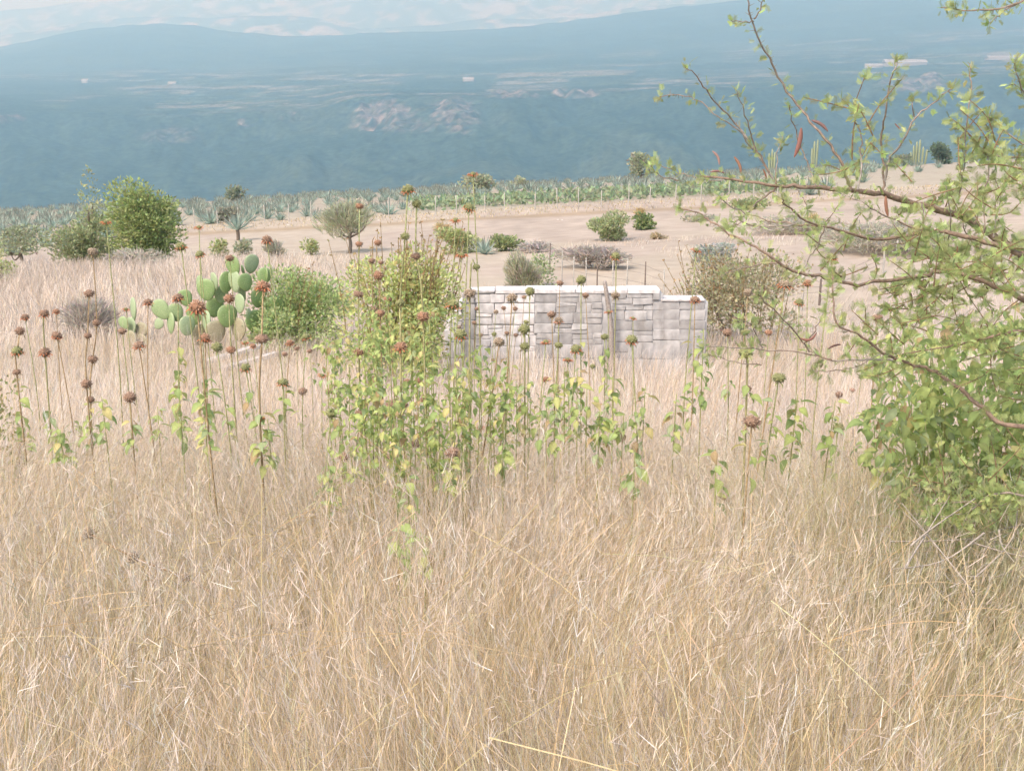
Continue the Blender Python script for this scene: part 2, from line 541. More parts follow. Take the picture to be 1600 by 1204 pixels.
# two clean columns of concrete block at the right end
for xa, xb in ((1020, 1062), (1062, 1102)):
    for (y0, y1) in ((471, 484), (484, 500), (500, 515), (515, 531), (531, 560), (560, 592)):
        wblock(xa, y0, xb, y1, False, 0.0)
# pale cap course
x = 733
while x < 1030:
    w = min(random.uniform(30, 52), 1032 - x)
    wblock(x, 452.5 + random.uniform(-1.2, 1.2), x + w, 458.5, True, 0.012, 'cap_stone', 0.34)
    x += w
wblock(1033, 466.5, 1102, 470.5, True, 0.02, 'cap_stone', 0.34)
# the mortar core behind the faces
g = Geo()
for (x0, x1, y0) in ((697, 723, 505), (723, 1031, 459), (1031, 1101, 472)):
    a = at(x0, y0, WD); b = at(x1, 592, WD)
    zb = gzf(a.x, WD) - 0.2
    y0_, y1_ = WD + 0.018, WD + 0.27
    V = [(a.x, y0_, zb), (b.x, y0_, zb), (b.x, y1_, zb), (a.x, y1_, zb), (a.x, y0_, a.z), (b.x, y0_, a.z), (b.x, y1_, a.z), (a.x, y1_, a.z)]
    g.add(V, np.array([(0, 3, 2, 1), (4, 5, 6, 7), (0, 1, 5, 4), (1, 2, 6, 5), (2, 3, 7, 6), (3, 0, 4, 7)]), (0.44, 0.43, 0.42))
obj('mortar', g.mesh('mortar', M_STONE, wroot.location), wroot)

# leaning wooden post against the wall
pts = spline([at(956, 590, 14.86), at(955, 520, 14.84), at(951, 480, 14.82), at(947, 455, 14.8), at(945, 440, 14.8)], 4)
o = thing('wooden_post', 'weathered grey wooden post leaning against the middle of the stone wall', 'post', pts[0])
o.data = None
g = Geo(); g.add(*tube(pts, np.linspace(0.042, 0.028, len(pts)), 6, (0.34, 0.30, 0.27)))
bpy.data.objects.remove(o)
thing('wooden_post', 'weathered grey wooden post leaning against the middle of the stone wall', 'post', pts[0], None, g.mesh('wooden_post', M_BARK, pts[0]))

# two pale slabs lying in the grass below the cactus
for (qa, qb, nm) in (((318, 566), (412, 539), 'upper pale stone slab lying tilted in the grass below the cactus'), ((344, 577), (432, 553), 'lower pale stone slab lying tilted in the grass, nearer the flower stalks')):
    dd = 15.2 if qa[0] < 330 else 14.7
    a = at(*qa, dd); b = at(*qb, dd + 0.3)
    L = (b - a).length
    me = block_mesh(L, 0.07, 0.10, (0.42, 0.40, 0.385), 0.012); me.name = 'stone_slab'
    o = thing('stone_slab', nm, 'stone slab', (a + b) / 2, 'stone slabs in the grass', me)
    o.rotation_euler = (R(5), -math.atan2(b.z - a.z, b.x - a.x), math.atan2(b.y - a.y, b.x - a.x))


# ================================================================== FENCES
def fence(name, label, posts, wires, post_r=0.035, dark=()):
    p0 = posts[0][0]
    root = thing(name, label, 'fence', p0)
    tops = []
    for i, (b, t) in enumerate(posts):
        g = Geo()
        k = np.array([np.array(b) - (0, 0, 0.2), (np.array(b) + np.array(t)) / 2 + rng.normal(0, 0.006, 3), np.array(t)])
        c = (0.16, 0.13, 0.11) if i in dark else (0.42, 0.40, 0.36)
        g.add(*tube(k, [post_r, post_r * 0.9, post_r * 0.8], 6, c))
        obj('post', g.mesh('post', M_BARK, b), root, Vector(b) - root.location)
        tops.append((np.array(b), np.array(t)))
    for f in wires:
        g = Geo()
        pts = np.array([b * (1 - f) + t_ * f for b, t_ in tops])
        g.add(*tube(pts, 0.004, 4, (0.22, 0.20, 0.18)))
        obj('wire', g.mesh('wire', M_BARK, root.location), root)
    return root


pp = []
for (px, top, d) in ((860, 380, 26), (879, 392, 24.8), (897, 401, 23.8), (916, 403, 23.1), (934, 402, 22.4), (958, 404, 22), (981, 404, 21.5), (1009, 409, 21), (1038, 421, 20.5)):
    t_ = at(px, top, d); pp.append((Vector((t_.x, d, gzf(t_.x, d))), t_))
fence('wire_fence', 'post and wire fence of mixed dark and pale sticks behind the stone wall', pp, (0.55, 0.75, 0.92), 0.015, (0, 4, 7))
pp = []
for (px, top, d) in ((1128, 446, 19), (1155, 442, 19.4), (1211, 438, 20), (1255, 430, 20.8), (1283, 436, 21.4), (1382, 393, 25), (1403, 376, 27), (1447, 400, 27.5)):
    t_ = at(px, top, d); pp.append((Vector((t_.x, d, gzf(t_.x, d))), t_))
fence('wire_fence', 'pale stick fence with wires crossing the dry grass behind the thorn branches', pp, (0.5, 0.7, 0.9), 0.024, (0, 4))
pp = []
for k in range(27):
    px = 285 + k * 39 + random.uniform(-6, 6)
    u = (px - 800) / 1774
    d = 56.0
    x = u * d
    z = gzf(x, d)
    pp.append((Vector((x, d, z)), Vector((x + random.uniform(-.03, .03), d, z + random.uniform(0.75, 1.05)))))
fence('wire_fence', 'long fence of thin pale posts along the bank before the agave field', pp, (0.5, 0.85), 0.03)


# ================================================================== FAR BUILDINGS
def hill_z(x, y):
    j = int(np.clip(np.searchsorted(us_h, x / y), 1, len(us_h) - 1)); i = int(np.clip(np.searchsorted(ys_h, y), 1, len(ys_h) - 1))
    return float(Zh[i, j])


us_h = np.linspace(-0.85, 0.85, 380)
ys_h = np.concatenate([[151], np.geomspace(156, 1400, 40), np.linspace(1420, 2700, 150), np.linspace(2720, 4600, 110), np.linspace(4640, 6300, 60), [6800, 7600]])
for (px, row, wpx, hpx, label) in ((1408, 103, 62, 9, 'long white shed roof on the far shelf behind the tallest thorn twig'),
                                   (1362, 106, 26, 6, 'short white shed just left of the long white shed on the far shelf'),
                                   (1566, 92, 64, 5, 'longest white shed far away near the right edge, above the wooded canyon wall'),
                                   (731, 127, 17, 6, 'small white building standing alone on the far shelf above the cliffs'),
                                   (132, 130, 9, 6, 'tiny white house far away beneath the rounded blue ridge at left'),
                                   (272, 132, 12, 4, 'tiny low white shed right of the white house under the blue ridge')):
    # find the terrain under that place
    j = int(np.argmin(np.abs(us_h - (px - 800) / 1774)))
    best = None
    for i in range(len(ys_h)):
        if ys_h[i] < 2300: continue
        if best is None or abs(PY[i, j] - row) < best[0]:
            best = (abs(PY[i, j] - row), i)
    i = best[1]
    p = Vector((Xh[i, j], Yh[i, j], Zh[i, j]))
    s = p.y / 1716
    w, h, dp = wpx * s, hpx * s, max(14.0, wpx * s * 0.3)
    root = thing('shed', label, 'building', p, 'white buildings on the far shelf')
    g = Geo()
    hw = h * 0.5
    V = [(-w / 2, -dp / 2, -4), (w / 2, -dp / 2, -4), (w / 2, dp / 2, -4), (-w / 2, dp / 2, -4), (-w / 2, -dp / 2, hw), (w / 2, -dp / 2, hw), (w / 2, dp / 2, hw), (-w / 2, dp / 2, hw)]
    g.add(V, np.array([(4, 5, 6, 7), (0, 1, 5, 4), (1, 2, 6, 5), (2, 3, 7, 6), (3, 0, 4, 7)]), (0.22, 0.22, 0.22))
    obj('wall', g.mesh('wall', M_STONE), root)
    g = Geo()
    e = 1.02
    V = [(-w / 2 * e, -dp / 2 * e, hw + .05), (w / 2 * e, -dp / 2 * e, hw + .05), (w / 2 * e, 0, h), (-w / 2 * e, 0, h), (-w / 2 * e, dp / 2 * e, hw + .05), (w / 2 * e, dp / 2 * e, hw + .05)]
    g.add(V, np.array([(0, 1, 2, 3), (3, 2, 5, 4)]), (0.3, 0.3, 0.3)); g.add(V, np.array([(0, 3, 4), (1, 5, 2)]), (0.25, 0.25, 0.25))
    obj('roof', g.mesh('roof', M_STONE), root)


# ================================================================== SHRUBS AND TREES OF THE FIELD
def lump_points(n, w, h, dep, lumps, spread=0.62):
    """points through a crown made of uneven lumps"""
    cs = []
    for _ in range(lumps):
        a = random.uniform(0, 2 * math.pi); zz = random.uniform(-0.75, 0.9); r = math.sqrt(max(0, 1 - zz * zz)) * random.uniform(0.35, 1)
        cs.append((math.cos(a) * r * spread, math.sin(a) * r * spread, zz * spread, random.choice((0.16, 0.22, 0.3, 0.42))))
    cs = np.array(cs)
    pk = cs[:, 3] ** 1.8; k = rng.choice(lumps, n, p=pk / pk.sum())
    v = unit(rng.normal(size=(n, 3)))
    rad = cs[k, 3] * rng.random(n) ** 0.33
    p = cs[k, :3] + v * rad[:, None]
    return p * np.array([w / 2, dep / 2, h / 2]), unit(v + 0.6 * p)


def bush(name, label, cat, px, row, wpx, hpx, col, d=None, style='leafy', n=None, lumps=14, trunk=False, col2=None, leaf=None, group=None, lift=0.0, ground_row=None, shoots=0):
    if d is None:
        p = hit(px, row)
    else:
        p = at(px, row, d); p.z = gzf(p.x, p.y) if ground_row is None else p.z
    s = m_per_px(p)
    zt = at(px, row - hpx, p.y).z
    w = wpx * s; H = max(zt - p.z, hpx * s * 0.6)
    root = thing(name, label, cat, p, group)
    if n is None:
        n = int(np.clip(wpx * hpx * 0.75, 150, 6500))
    if leaf is None:
        leaf = max(4.6 * s, 0.02)
    c2 = np.asarray(col2 if col2 is not None else np.asarray(col) * 1.25)
    base = H * lift
    ctr = np.array([0, 0, base + (H - base) * 0.49])
    P, D = lump_points(n, w, (H - base) * 1.06, w * 0.85, lumps)
    q97 = np.percentile(np.abs(P), 99.7, axis=0)
    P = P * (np.array([w / 2 * 0.97, w * 0.42, (H - base) * 0.5]) / q97)
    P = P + ctr
    P[:, 2] = np.abs(P[:, 2]) + 0.01
    mix = rng.random((n, 1)) ** 1.3
    C = np.clip((jit(col, n, 0.2) * (1 - mix) + jit(c2, n, 0.15) * mix) * 1.7, 0, 0.85)
    g = Geo()
    if style == 'leafy':
        D = unit(D + rng.normal(0, 0.5, (n, 3)) + np.array([0, 0, 0.25]))
        L = leaf * rng.uniform(0.7, 1.4, n)
        g.add(*diamonds(P, D, L, L * rng.uniform(0.45, 0.75, n), C))
    elif style == 'twiggy':
        D = unit(P * np.array([1, 1, 0.7]) + rng.normal(0, 0.35, (n, 3)) * w * 0.4)
        L = leaf * rng.uniform(1.4, 3.2, n)
        Q = np.stack([P - D * L[:, None] * 0.5, P + D * L[:, None] * 0.5], 1)
        S = unit(np.cross(D, rng.normal(size=(n, 3))))
        W = np.stack([np.full(n, leaf * 0.30), np.full(n, leaf * 0.15)], 1)
        g.add(*ribbons(Q, W, S, np.repeat(C[:, None, :], 2, 1)))
    for q in range(shoots):
        b = P[rng.integers(0, n)] * np.array([0.9, 0.9, 0.8])
        hh = (H * random.uniform(0.95, 1.22) - b[2]) * random.uniform(0.6, 1.0)
        e = b + np.array([random.gauss(0, .07) * w + b[0] * 0.25, random.gauss(0, .07) * w, max(hh, 0.1)])
        k = spline([b, (b + e) / 2 + rng.normal(0, .01, 3) * w, e], 3)
        g.add(*tube(k, np.linspace(leaf * .13, leaf * .07, len(k)), 4, (0.42, 0.31, 0.15), (0.40, 0.30, 0.17)))
        m_ = 14
        i = rng.integers(1, len(k), m_)
        dv = unit(rng.normal(size=(m_, 3)) + [0, 0, .6])
        g.add(*diamonds(k[i], dv, np.full(m_, leaf * .75), np.full(m_, leaf * .4), jit((0.40, 0.29, 0.14), m_)))
    fo = obj('foliage', g.mesh('foliage', M_LEAF), root)
    # stems from the foot up into the crown
    g = Geo()
    ns = 5 if not trunk else 7
    bc = np.array([0.20, 0.165, 0.13])
    if trunk:
        fork = np.array([random.uniform(-.05, .05) * w, 0, H * max(lift, 0.22)])
        g.add(*tube(spline([np.array([0, 0, -0.15]), fork * 0.5 + [0.02 * w, 0, 0], fork], 4), np.linspace(0.045, 0.032, 9) * H, 6, bc))
    else:
        fork = np.array([0, 0, -0.1])
    for q in range(ns):
        e = P[rng.integers(0, n)] * np.array([0.9, 0.9, 0.95])
        m_ = (fork + e) / 2 + rng.normal(0, 0.06, 3) * w
        k = spline([fork, m_, e], 4)
        g.add(*tube(k, np.linspace(0.024, 0.006, len(k)) * max(H, 0.3), 5, bc, bc * 1.2))
    nm = 'trunk' if trunk else 'stem'
    obj(nm, g.mesh(nm, M_BARK), root)
    return root


GREEN = (0.17, 0.215, 0.085); GREYG = (0.22, 0.235, 0.16); GREY = (0.27, 0.25, 0.225); YGREEN = (0.24, 0.26, 0.125)
bush('round_tree', 'dense rounded green tree, the biggest in the field, before the agaves at left', 'tree', 228, 391, 112, 108, GREEN, 33, lumps=60, n=9500, col2=(0.28, 0.315, 0.14), trunk=True, lift=0.0, leaf=0.10)
bush('shrub', 'soft green shrub pressed against the left side of the round tree', 'shrub', 140, 396, 112, 62, (0.19, 0.22, 0.12), 33.5, lumps=30, n=5200, col2=(0.26, 0.28, 0.16))
bush('sapling', 'tall thin wispy sapling rising from the shrub left of the round tree', 'sapling', 143, 380, 40, 118, (0.23, 0.25, 0.14), 34, n=420, lumps=16, trunk=True, lift=0.3)
bush('low_tree', 'small flat topped grey green tree on a thin trunk at far left', 'tree', 32, 398, 78, 44, (0.21, 0.23, 0.15), 33, trunk=True, lift=0.4, n=1300)
bush('shrub', 'yellowish shrub cut by the left edge of the view beneath the low tree', 'shrub', 2, 424, 50, 36, YGREEN, 27, n=500)
bush('bare_tree', 'thin crowned grey tree with a forked trunk in the dry field', 'tree', 545, 393, 108, 78, (0.25, 0.25, 0.19), 36, 'twiggy', n=2300, trunk=True, lift=0.30, lumps=18, col2=(0.27, 0.29, 0.18))
bush('small_tree', 'small spreading tree on a dark trunk at the rim above the centre', 'tree', 742, 312, 62, 38, GREYG, 95, trunk=True, lift=0.4, n=1100)
bush('round_bush', 'round green bush alone on the bare soil right of centre', 'bush', 946, 377, 68, 46, (0.20, 0.235, 0.12), lumps=14, n=3000, leaf=0.085, col2=(0.28, 0.30, 0.17))
bush('small_bush', 'small green bush just right of the round green bush', 'bush', 1006, 359, 34, 24, (0.15, 0.185, 0.08), n=800)
bush('shrub', 'yellow green shrub behind the amber thicket, left of the low agave', 'shrub', 712, 394, 82, 36, YGREEN, 34, n=1900)
bush('shrub', 'low green shrub between the low agave and the bare soil', 'shrub', 792, 394, 58, 26, (0.18, 0.21, 0.10), 34, n=1100)
bush('brushwood', 'small heap of grey brushwood beside the low green shrub', 'brushwood', 838, 396, 60, 16, GREY, 33, 'twiggy', n=600)
bush('dry_bush', 'grey dry bush with some green standing just behind the wall', 'bush', 822, 446, 66, 50, (0.25, 0.23, 0.185), 22, 'twiggy', n=2400, col2=(0.24, 0.25, 0.15))
bush('shrub', 'green tuft growing out of the dry bush behind the wall', 'shrub', 846, 420, 46, 22, (0.20, 0.235, 0.13), 24, n=600)
bush('brushwood', 'long low heap of grey brushwood behind the fence sticks', 'brushwood', 932, 428, 140, 42, (0.235, 0.21, 0.185), 27, 'twiggy', n=3000, lumps=22)
bush('shrub', 'blue grey shrub above the brown brush right of the wall', 'shrub', 1118, 412, 74, 30, (0.24, 0.25, 0.22), 26, n=1300)
bush('brown_bush', 'wide reddish brown and green bush beside the right end of the wall', 'bush', 1160, 494, 215, 98, (0.27, 0.225, 0.15), 17.5, n=6500, lumps=24, col2=(0.25, 0.265, 0.16), leaf=0.055, shoots=50)
bush('brush_mound', 'smaller grey brown mound of dry brush behind the thorn twigs', 'brush', 1250, 390, 165, 32, (0.265, 0.245, 0.20), 36, 'twiggy', n=3200, lumps=24)
bush('brush_mound', 'larger grey brown mound of dry brush behind the thorn branches', 'brush', 1372, 426, 260, 68, (0.25, 0.235, 0.19), 29, 'twiggy', n=6500, lumps=34)
bush('shrub', 'dark grey shrub among the agaves right of the round tree', 'shrub', 357, 348, 36, 24, (0.19, 0.195, 0.15), n=700)
bush('shrub', 'yellow green tuft on the dry field right of the round tree', 'shrub', 345, 394, 34, 18, YGREEN, 36, n=420)
bush('shrub', 'grey green tuft beside the yellow tuft on the dry field', 'shrub', 382, 396, 30, 20, GREYG, 36, n=420)
bush('tussock', 'rounded grey tussock on the dry field above the prickly pear', 'tussock', 431, 396, 42, 19, (0.23, 0.22, 0.17), 35, 'twiggy', n=700)
bush('tussock', 'small yellow tussock on the dry field left of the bare tree', 'tussock', 485, 390, 24, 16, YGREEN, 36, n=260)
bush('grey_scrub', 'low grey scrub along the foot of the round tree', 'scrub', 212, 409, 100, 18, (0.27, 0.25, 0.21), 31, 'twiggy', n=1500, lumps=18)
bush('grey_bush', 'grey dead bush in the tall dry grass at left', 'bush', 138, 512, 120, 48, (0.25, 0.225, 0.195), 18, 'twiggy', n=2600, lumps=20)
bush('shrub', 'brown and green shrub cut by the left edge among the stalks', 'shrub', 8, 640, 86, 66, (0.26, 0.22, 0.12), 6.2, n=700, leaf=0.03, col2=(0.19, 0.22, 0.08))
bush('rim_bush', 'small dark bush on the rim above the bare tree', 'bush', 370, 309, 30, 18, (0.17, 0.19, 0.13), 120, n=500)
bush('rim_tree', 'grey green tree on the rim left of the thorn twigs', 'tree', 1000, 280, 36, 40, GREYG, 130, n=900, trunk=True, lift=0.15)
bush('rim_bush', 'low bush on the rim right of the small spreading tree', 'bush', 812, 292, 34, 16, GREYG, 125, n=420)
bush('conifer', 'dark green conifer on the rim behind the thorn tree', 'tree', 1466, 264, 34, 40, (0.09, 0.12, 0.08), 135, n=900, trunk=True, lift=0.1)
bush('rim_bush', 'dark hedge like bush on the rim beside the columnar cactus', 'bush', 1412, 264, 60, 20, (0.15, 0.175, 0.12), 135, n=700)
bush('shrub', 'pale grey low shrub on the bare soil left of the thorn twigs', 'shrub', 1090, 367, 50, 15, (0.25, 0.24, 0.19), 43, n=420)
bush('shrub', 'green shrub on the soil right of the crop strip', 'shrub', 1172, 346, 66, 26, (0.19, 0.21, 0.11), 50, n=800)
bush('tussock', 'tiny dry tussock on the bare soil above the wall end', 'tussock', 1027, 391, 26, 11, (0.24, 0.20, 0.12), 36, 'twiggy', n=260)
bush('green_bush', 'leafy green bush just right of the prickly pear', 'bush', 474, 530, 168, 108, (0.24, 0.295, 0.14), 16.6, n=7500, lumps=20, leaf=0.058, shoots=12, col2=(0.31, 0.355, 0.17))
bush('amber_bush', 'bush of amber dry stalks and green leaves behind the leafy thicket', 'bush', 614, 540, 212, 152, (0.36, 0.35, 0.16), 13.6, n=7500, lumps=30, leaf=0.055, col2=(0.30, 0.37, 0.15), shoots=80)
for (px, row, w, h, lab) in ((690, 358, 26, 7, 'left'), (1270, 345, 30, 8, 'right'), (1000, 335, 16, 6, 'middle')):
    bush('tussock', {'left': 'flat dry tussock at the foot of the bank near the amber bush', 'right': 'flat dry tussock at the foot of the bank behind thorn twigs', 'middle': 'yellow green tussock on the bank above the round green bush'}[lab], 'tussock', px, row + 4, w, h + 4, (0.30, 0.24, 0.13), None, 'twiggy', n=240)


# ---- columnar cacti on the rim
def columnar(px, row, cols, d, label):
    p = at(px, row, d); p.z = gzf(p.x, min(d, 149))
    root = thing('columnar_cactus', label, 'cactus', p, 'columnar cacti on the rim')
    for (dx, top) in cols:
        t_ = at(px + dx, top, d + random.uniform(-.6, .6))
        b_ = Vector((p.x + (t_.x - p.x) * 0.8, t_.y, p.z))
        g = Geo(); k = spline([b_, (b_ + t_) / 2, t_], 3)
        g.add(*tube(k, [0.11, 0.13, 0.14, 0.15, 0.15, 0.14, 0.08], 8, (0.24, 0.28, 0.17)))
        obj('column', g.mesh('column', M_PAD, b_), root, b_ - root.location)


columnar(1273, 266, [(-4, 232), (0, 221), (5, 219)], 140, 'slim cluster of cactus columns on the rim under the reddish pod')
columnar(1437, 262, [(-14, 238), (-9, 228), (-4, 222), (1, 219), (6, 230), (12, 234)], 140, 'widest cluster of cactus columns on the rim left of the conifer')
columnar(1526, 258, [(-4, 214), (0, 208), (5, 216)], 140, 'cluster of cactus columns on the rim just left of the dark upright pod')
columnar(1566, 256, [(-4, 226), (1, 222), (5, 232)], 140, 'cluster of cactus columns on the rim right of the dark upright pod')
columnar(1207, 270, [(-5, 240), (0, 233), (4, 238)], 140, 'faint low cluster of cactus columns on the rim left of the reddish pod')


# ---- agaves
def agave_geo(nl=22, wide=1.0):
    g = Geo()
    for i in range(nl):
        f = i / nl
        az = i * 2.399963
        el = R(18 + 62 * f + random.uniform(-6, 6))
        L = (0.95 + 0.25 * math.sin(f * 3)) * random.uniform(0.85, 1.1)
        dv = np.array([math.cos(az) * math.cos(el), math.sin(az) * math.cos(el), math.sin(el)])
        sd = np.array([-math.sin(az), math.cos(az), 0]); nn = np.cross(dv, sd)
        w = 0.095 * wide
        c = np.array([0.42, 0.52, 0.445]) * random.uniform(0.7, 1.3)
        b = dv * 0.05
        m = dv * L * 0.45 + nn * 0.0
        V = [b - sd * w * .7, b + sd * w * .7, m - sd * w - nn * 0.02, m + sd * w - nn * 0.02, m + nn * 0.035, dv * L + np.array([0, 0, 0.02])]
        g.add(V, np.array([(0, 4, 2), (0, 1, 4), (1, 3, 4), (2, 4, 5), (4, 3, 5)]), np.array([c * 0.95] * 2 + [c] * 3 + [np.array([0.2, 0.17, 0.13])]))
    return g


AG = [agave_geo(random.choice((18, 22, 26)), random.uniform(0.8, 1.2)) for _ in range(5)]
AGM = [g.mesh('agave', M_LEAF) for g in AG]
spots = []
yy = 44.0
while yy < 149:
    half = yy * 0.52 + 3
    xx = -half + random.uniform(0, 1.5)
    while xx < half:
        y_ = yy + random.uniform(-.5, .5) - 0.01 * xx
        px = 800 + 1774 * xx / y_
        ok = y_ > 60 or (px < 300 and y_ > 44 + 0.035 * px) or (px < 640 and y_ > 58)
        if 58 < y_ < 77 and 640 < px < 1260: ok = False
        if 80 < y_ < 84 and px > 420: ok = False
        if 66 < y_ < 70 and 300 < px < 640: ok = False
        if y_ < 100 and px > 1220 and random.random() < 0.75: ok = False
        if px > 1380 and random.random() < 0.8: ok = False
        if vnoise(xx * 0.13, y_ * 0.2, 2) < 0.3: ok = False
        if 96 < y_ < 99.5 or 118 < y_ < 121: ok = False
        if abs(px - 225) < 40 and y_ < 47: ok = False
        if ok and random.random() < 0.93:
            spots.append((xx, y_, random.uniform(0.5, 0.9) * (1.0 if y_ < 90 else 1.1)))
        xx += random.uniform(1.15, 1.9) * (1 + yy / 260)
    yy += 2.3 + yy / 90
spots.sort(key=lambda s: s[1])
for (x, y, s) in spots[:298]:
    q_ = 800 + 1774 * x / y
    lab, grp = (('blue green agave in the crowded patch behind the low tree and round tree at left', 'agaves in the left patch') if q_ < 300 else
                ('blue green agave in the rows between the round tree and the bare tree', 'agaves left of the bare tree') if q_ < 600 else
                ('blue green agave in the rows right of the bare tree, by the green crop', 'agaves by the green crop') if q_ < 1230 else
                ('blue green agave scattered on the rise behind the thorn tree', 'agaves behind the thorn tree'))
    o = thing('agave', lab, 'agave', (x, y, gzf(x, y) - 0.03), grp, random.choice(AGM))
    o.rotation_euler = (random.uniform(-.06, .06), random.uniform(-.06, .06), random.uniform(0, 6.28)); o.scale = (s, s, s * random.uniform(0.9, 1.1))
g = Geo()
for (x, y, s) in spots[298:]:
    q = random.choice(AG)
    V = np.concatenate(q.V); a = random.uniform(0, 6.28); ca, sa = math.cos(a), math.sin(a)
    V2 = np.stack([V[:, 0] * ca - V[:, 1] * sa, V[:, 0] * sa + V[:, 1] * ca, V[:, 2]], 1) * s + np.array([x, y, gzf(x, y) - 0.03])
    g.add(V2, np.concatenate(q.F[3]), np.concatenate(q.C) * random.uniform(0.85, 1.15))
tag(obj('distant_agaves', g.mesh('distant_agaves', M_LEAF)), 'stuff')
# two agaves nearer than the rows
for (px, row, d, s, lab) in ((757, 409, 33, 0.55, 'low blue green agave on the dry field just left of the grey brushwood'), (1262, 338, 56, 0.9, 'spiky agave on the soil under the crossing thorn twigs'), (372, 376, 46, 0.85, 'agave on a short trunk at the edge of the dry field')):
    p = at(px, row, d); p.z = gzf(p.x, p.y)
    if 'trunk' in lab:
        root = thing('stemmed_agave', lab, 'agave', p)
        g = Geo(); g.add(*tube([(0, 0, -.1), (0.02, 0, .25), (0, 0, .5)], [.09, .08, .08], 6, (0.2, 0.16, 0.12)))
        obj('trunk', g.mesh('trunk', M_BARK), root)
        o = obj('crown', AGM[1], root, (0, 0, 0.42)); o.scale = (s, s, s)
    else:
        o = thing('agave', lab, 'agave', p, None, AGM[2]); o.scale = (s, s, s)

# low green crop strip between the agaves
n = 5200
yv = rng.uniform(59, 76, n); yv = np.round(yv / 1.3) * 1.3 + rng.normal(0, 0.18, n)
xv = (rng.uniform(640, 1265, n) - 800) / 1774 * yv
keep = vnoise(xv * 0.3, yv * 0.5, 3) > 0.3
xv, yv = xv[keep], yv[keep]; n = len(xv)
P = np.stack([xv, yv, gz(xv, yv) + rng.uniform(0.02, 0.4, n)], 1)
D = unit(rng.normal(0, 1, (n, 3)) + [0, 0, 0.8]); L = rng.uniform(0.22, 0.42, n)
g = Geo(); g.add(*diamonds(P, D, L, L * 0.6, jit((0.31, 0.385, 0.23), n)))
tag(obj('green_crop', g.mesh('green_crop', M_LEAF)), 'stuff')

# pale stones scattered on the soil
for (px, row, s_, lab) in ((872, 344, 5, 'left of a pair of pale stones on the bare soil before the bank'), (878, 344, 4, 'right of a pair of pale stones on the bare soil before the bank'), (592, 345, 6, 'pale stone on the bank beside the bare tree'), (450, 352, 5, 'pale stone among the agaves above the tussock')):
    p = hit(px, row)
    bm = bmesh.new(); bmesh.ops.create_icosphere(bm, subdivisions=2, radius=1)
    for v in bm.verts:
        v.co *= 1 + 0.25 * (random.random() - .5)
        v.co.z *= 0.6
    me = bpy.data.meshes.new('stone'); bm.to_mesh(me); bm.free()
    a = me.attributes.new('col', 'FLOAT_COLOR', 'POINT'); a.data.foreach_set('color', np.tile(np.array([0.6, 0.56, 0.5, 1], np.float32), len(me.vertices))); me.materials.append(M_STONE)
    o = thing('stone', lab, 'stone', p, 'pale stones on the field', me); r = s_ * m_per_px(p) / 2; o.scale = (r, r, r)


# ================================================================== PRICKLY PEAR
bm = bmesh.new(); bmesh.ops.create_uvsphere(bm, u_segments=12, v_segments=8, radius=0.5)
for v in bm.verts:
    z = v.co.z + 0.5
    k = 0.72 + 0.42 * z
    v.co.x *= k; v.co.y *= 0.17 * (1.25 - 0.4 * z); v.co.z = z
base_pad = bmesh.new()
PADM = []
for c in ((0.20, 0.30, 0.115), (0.25, 0.34, 0.165), (0.30, 0.385, 0.225), (0.30, 0.27, 0.18)):
    me = bpy.data.meshes.new('pad'); bm.to_mesh(me)
    me.polygons.foreach_set('use_smooth', np.ones(len(me.polygons), bool))
    vz = np.array([v.co.z for v in me.vertices]); vx = np.array([v.co.x for v in me.vertices])
    rim = np.clip((np.hypot(vx / 0.5, (vz - 0.5) / 0.5) - 0.75) * 2.2, 0, 1)[:, None]
    Cc = np.array(c)[None] * (1 - rim * 0.45) + np.array([0.42, 0.46, 0.30])[None] * rim * 0.45
    a = me.attributes.new('col', 'FLOAT_COLOR', 'POINT'); a.data.foreach_set('color', np.hstack([Cc, np.ones((len(Cc), 1))]).astype(np.float32).ravel()); me.materials.append(M_PAD)
    PADM.append(me)
bm.free(); base_pad.free()


def cactus(label, px, d, pads):
    p = at(px, 540, d); p.z = gzf(p.x, p.y)
    root = thing('prickly_pear', label, 'cactus', p, 'prickly pear clumps')
    for (x, y, w, h, tilt, tone) in pads:
        q = at(x, y + h / 2, d + random.uniform(-.22, .22)); s = m_per_px(q)
        o = obj('pad', PADM[3 if y >= 517 else tone], root)
        o.location = q - root.location
        turn = math.acos(min(1, max(0.25, w / h / 0.78))) * random.choice((-1, 1)) if w / h < 0.7 else random.uniform(-.4, .4)
        o.rotation_mode = 'XYZ'
        o.rotation_euler = (random.uniform(-.12, .12), R(tilt), turn)
        o.scale = (h * s * 1.12, h * s * 1.1, h * s * 1.24)


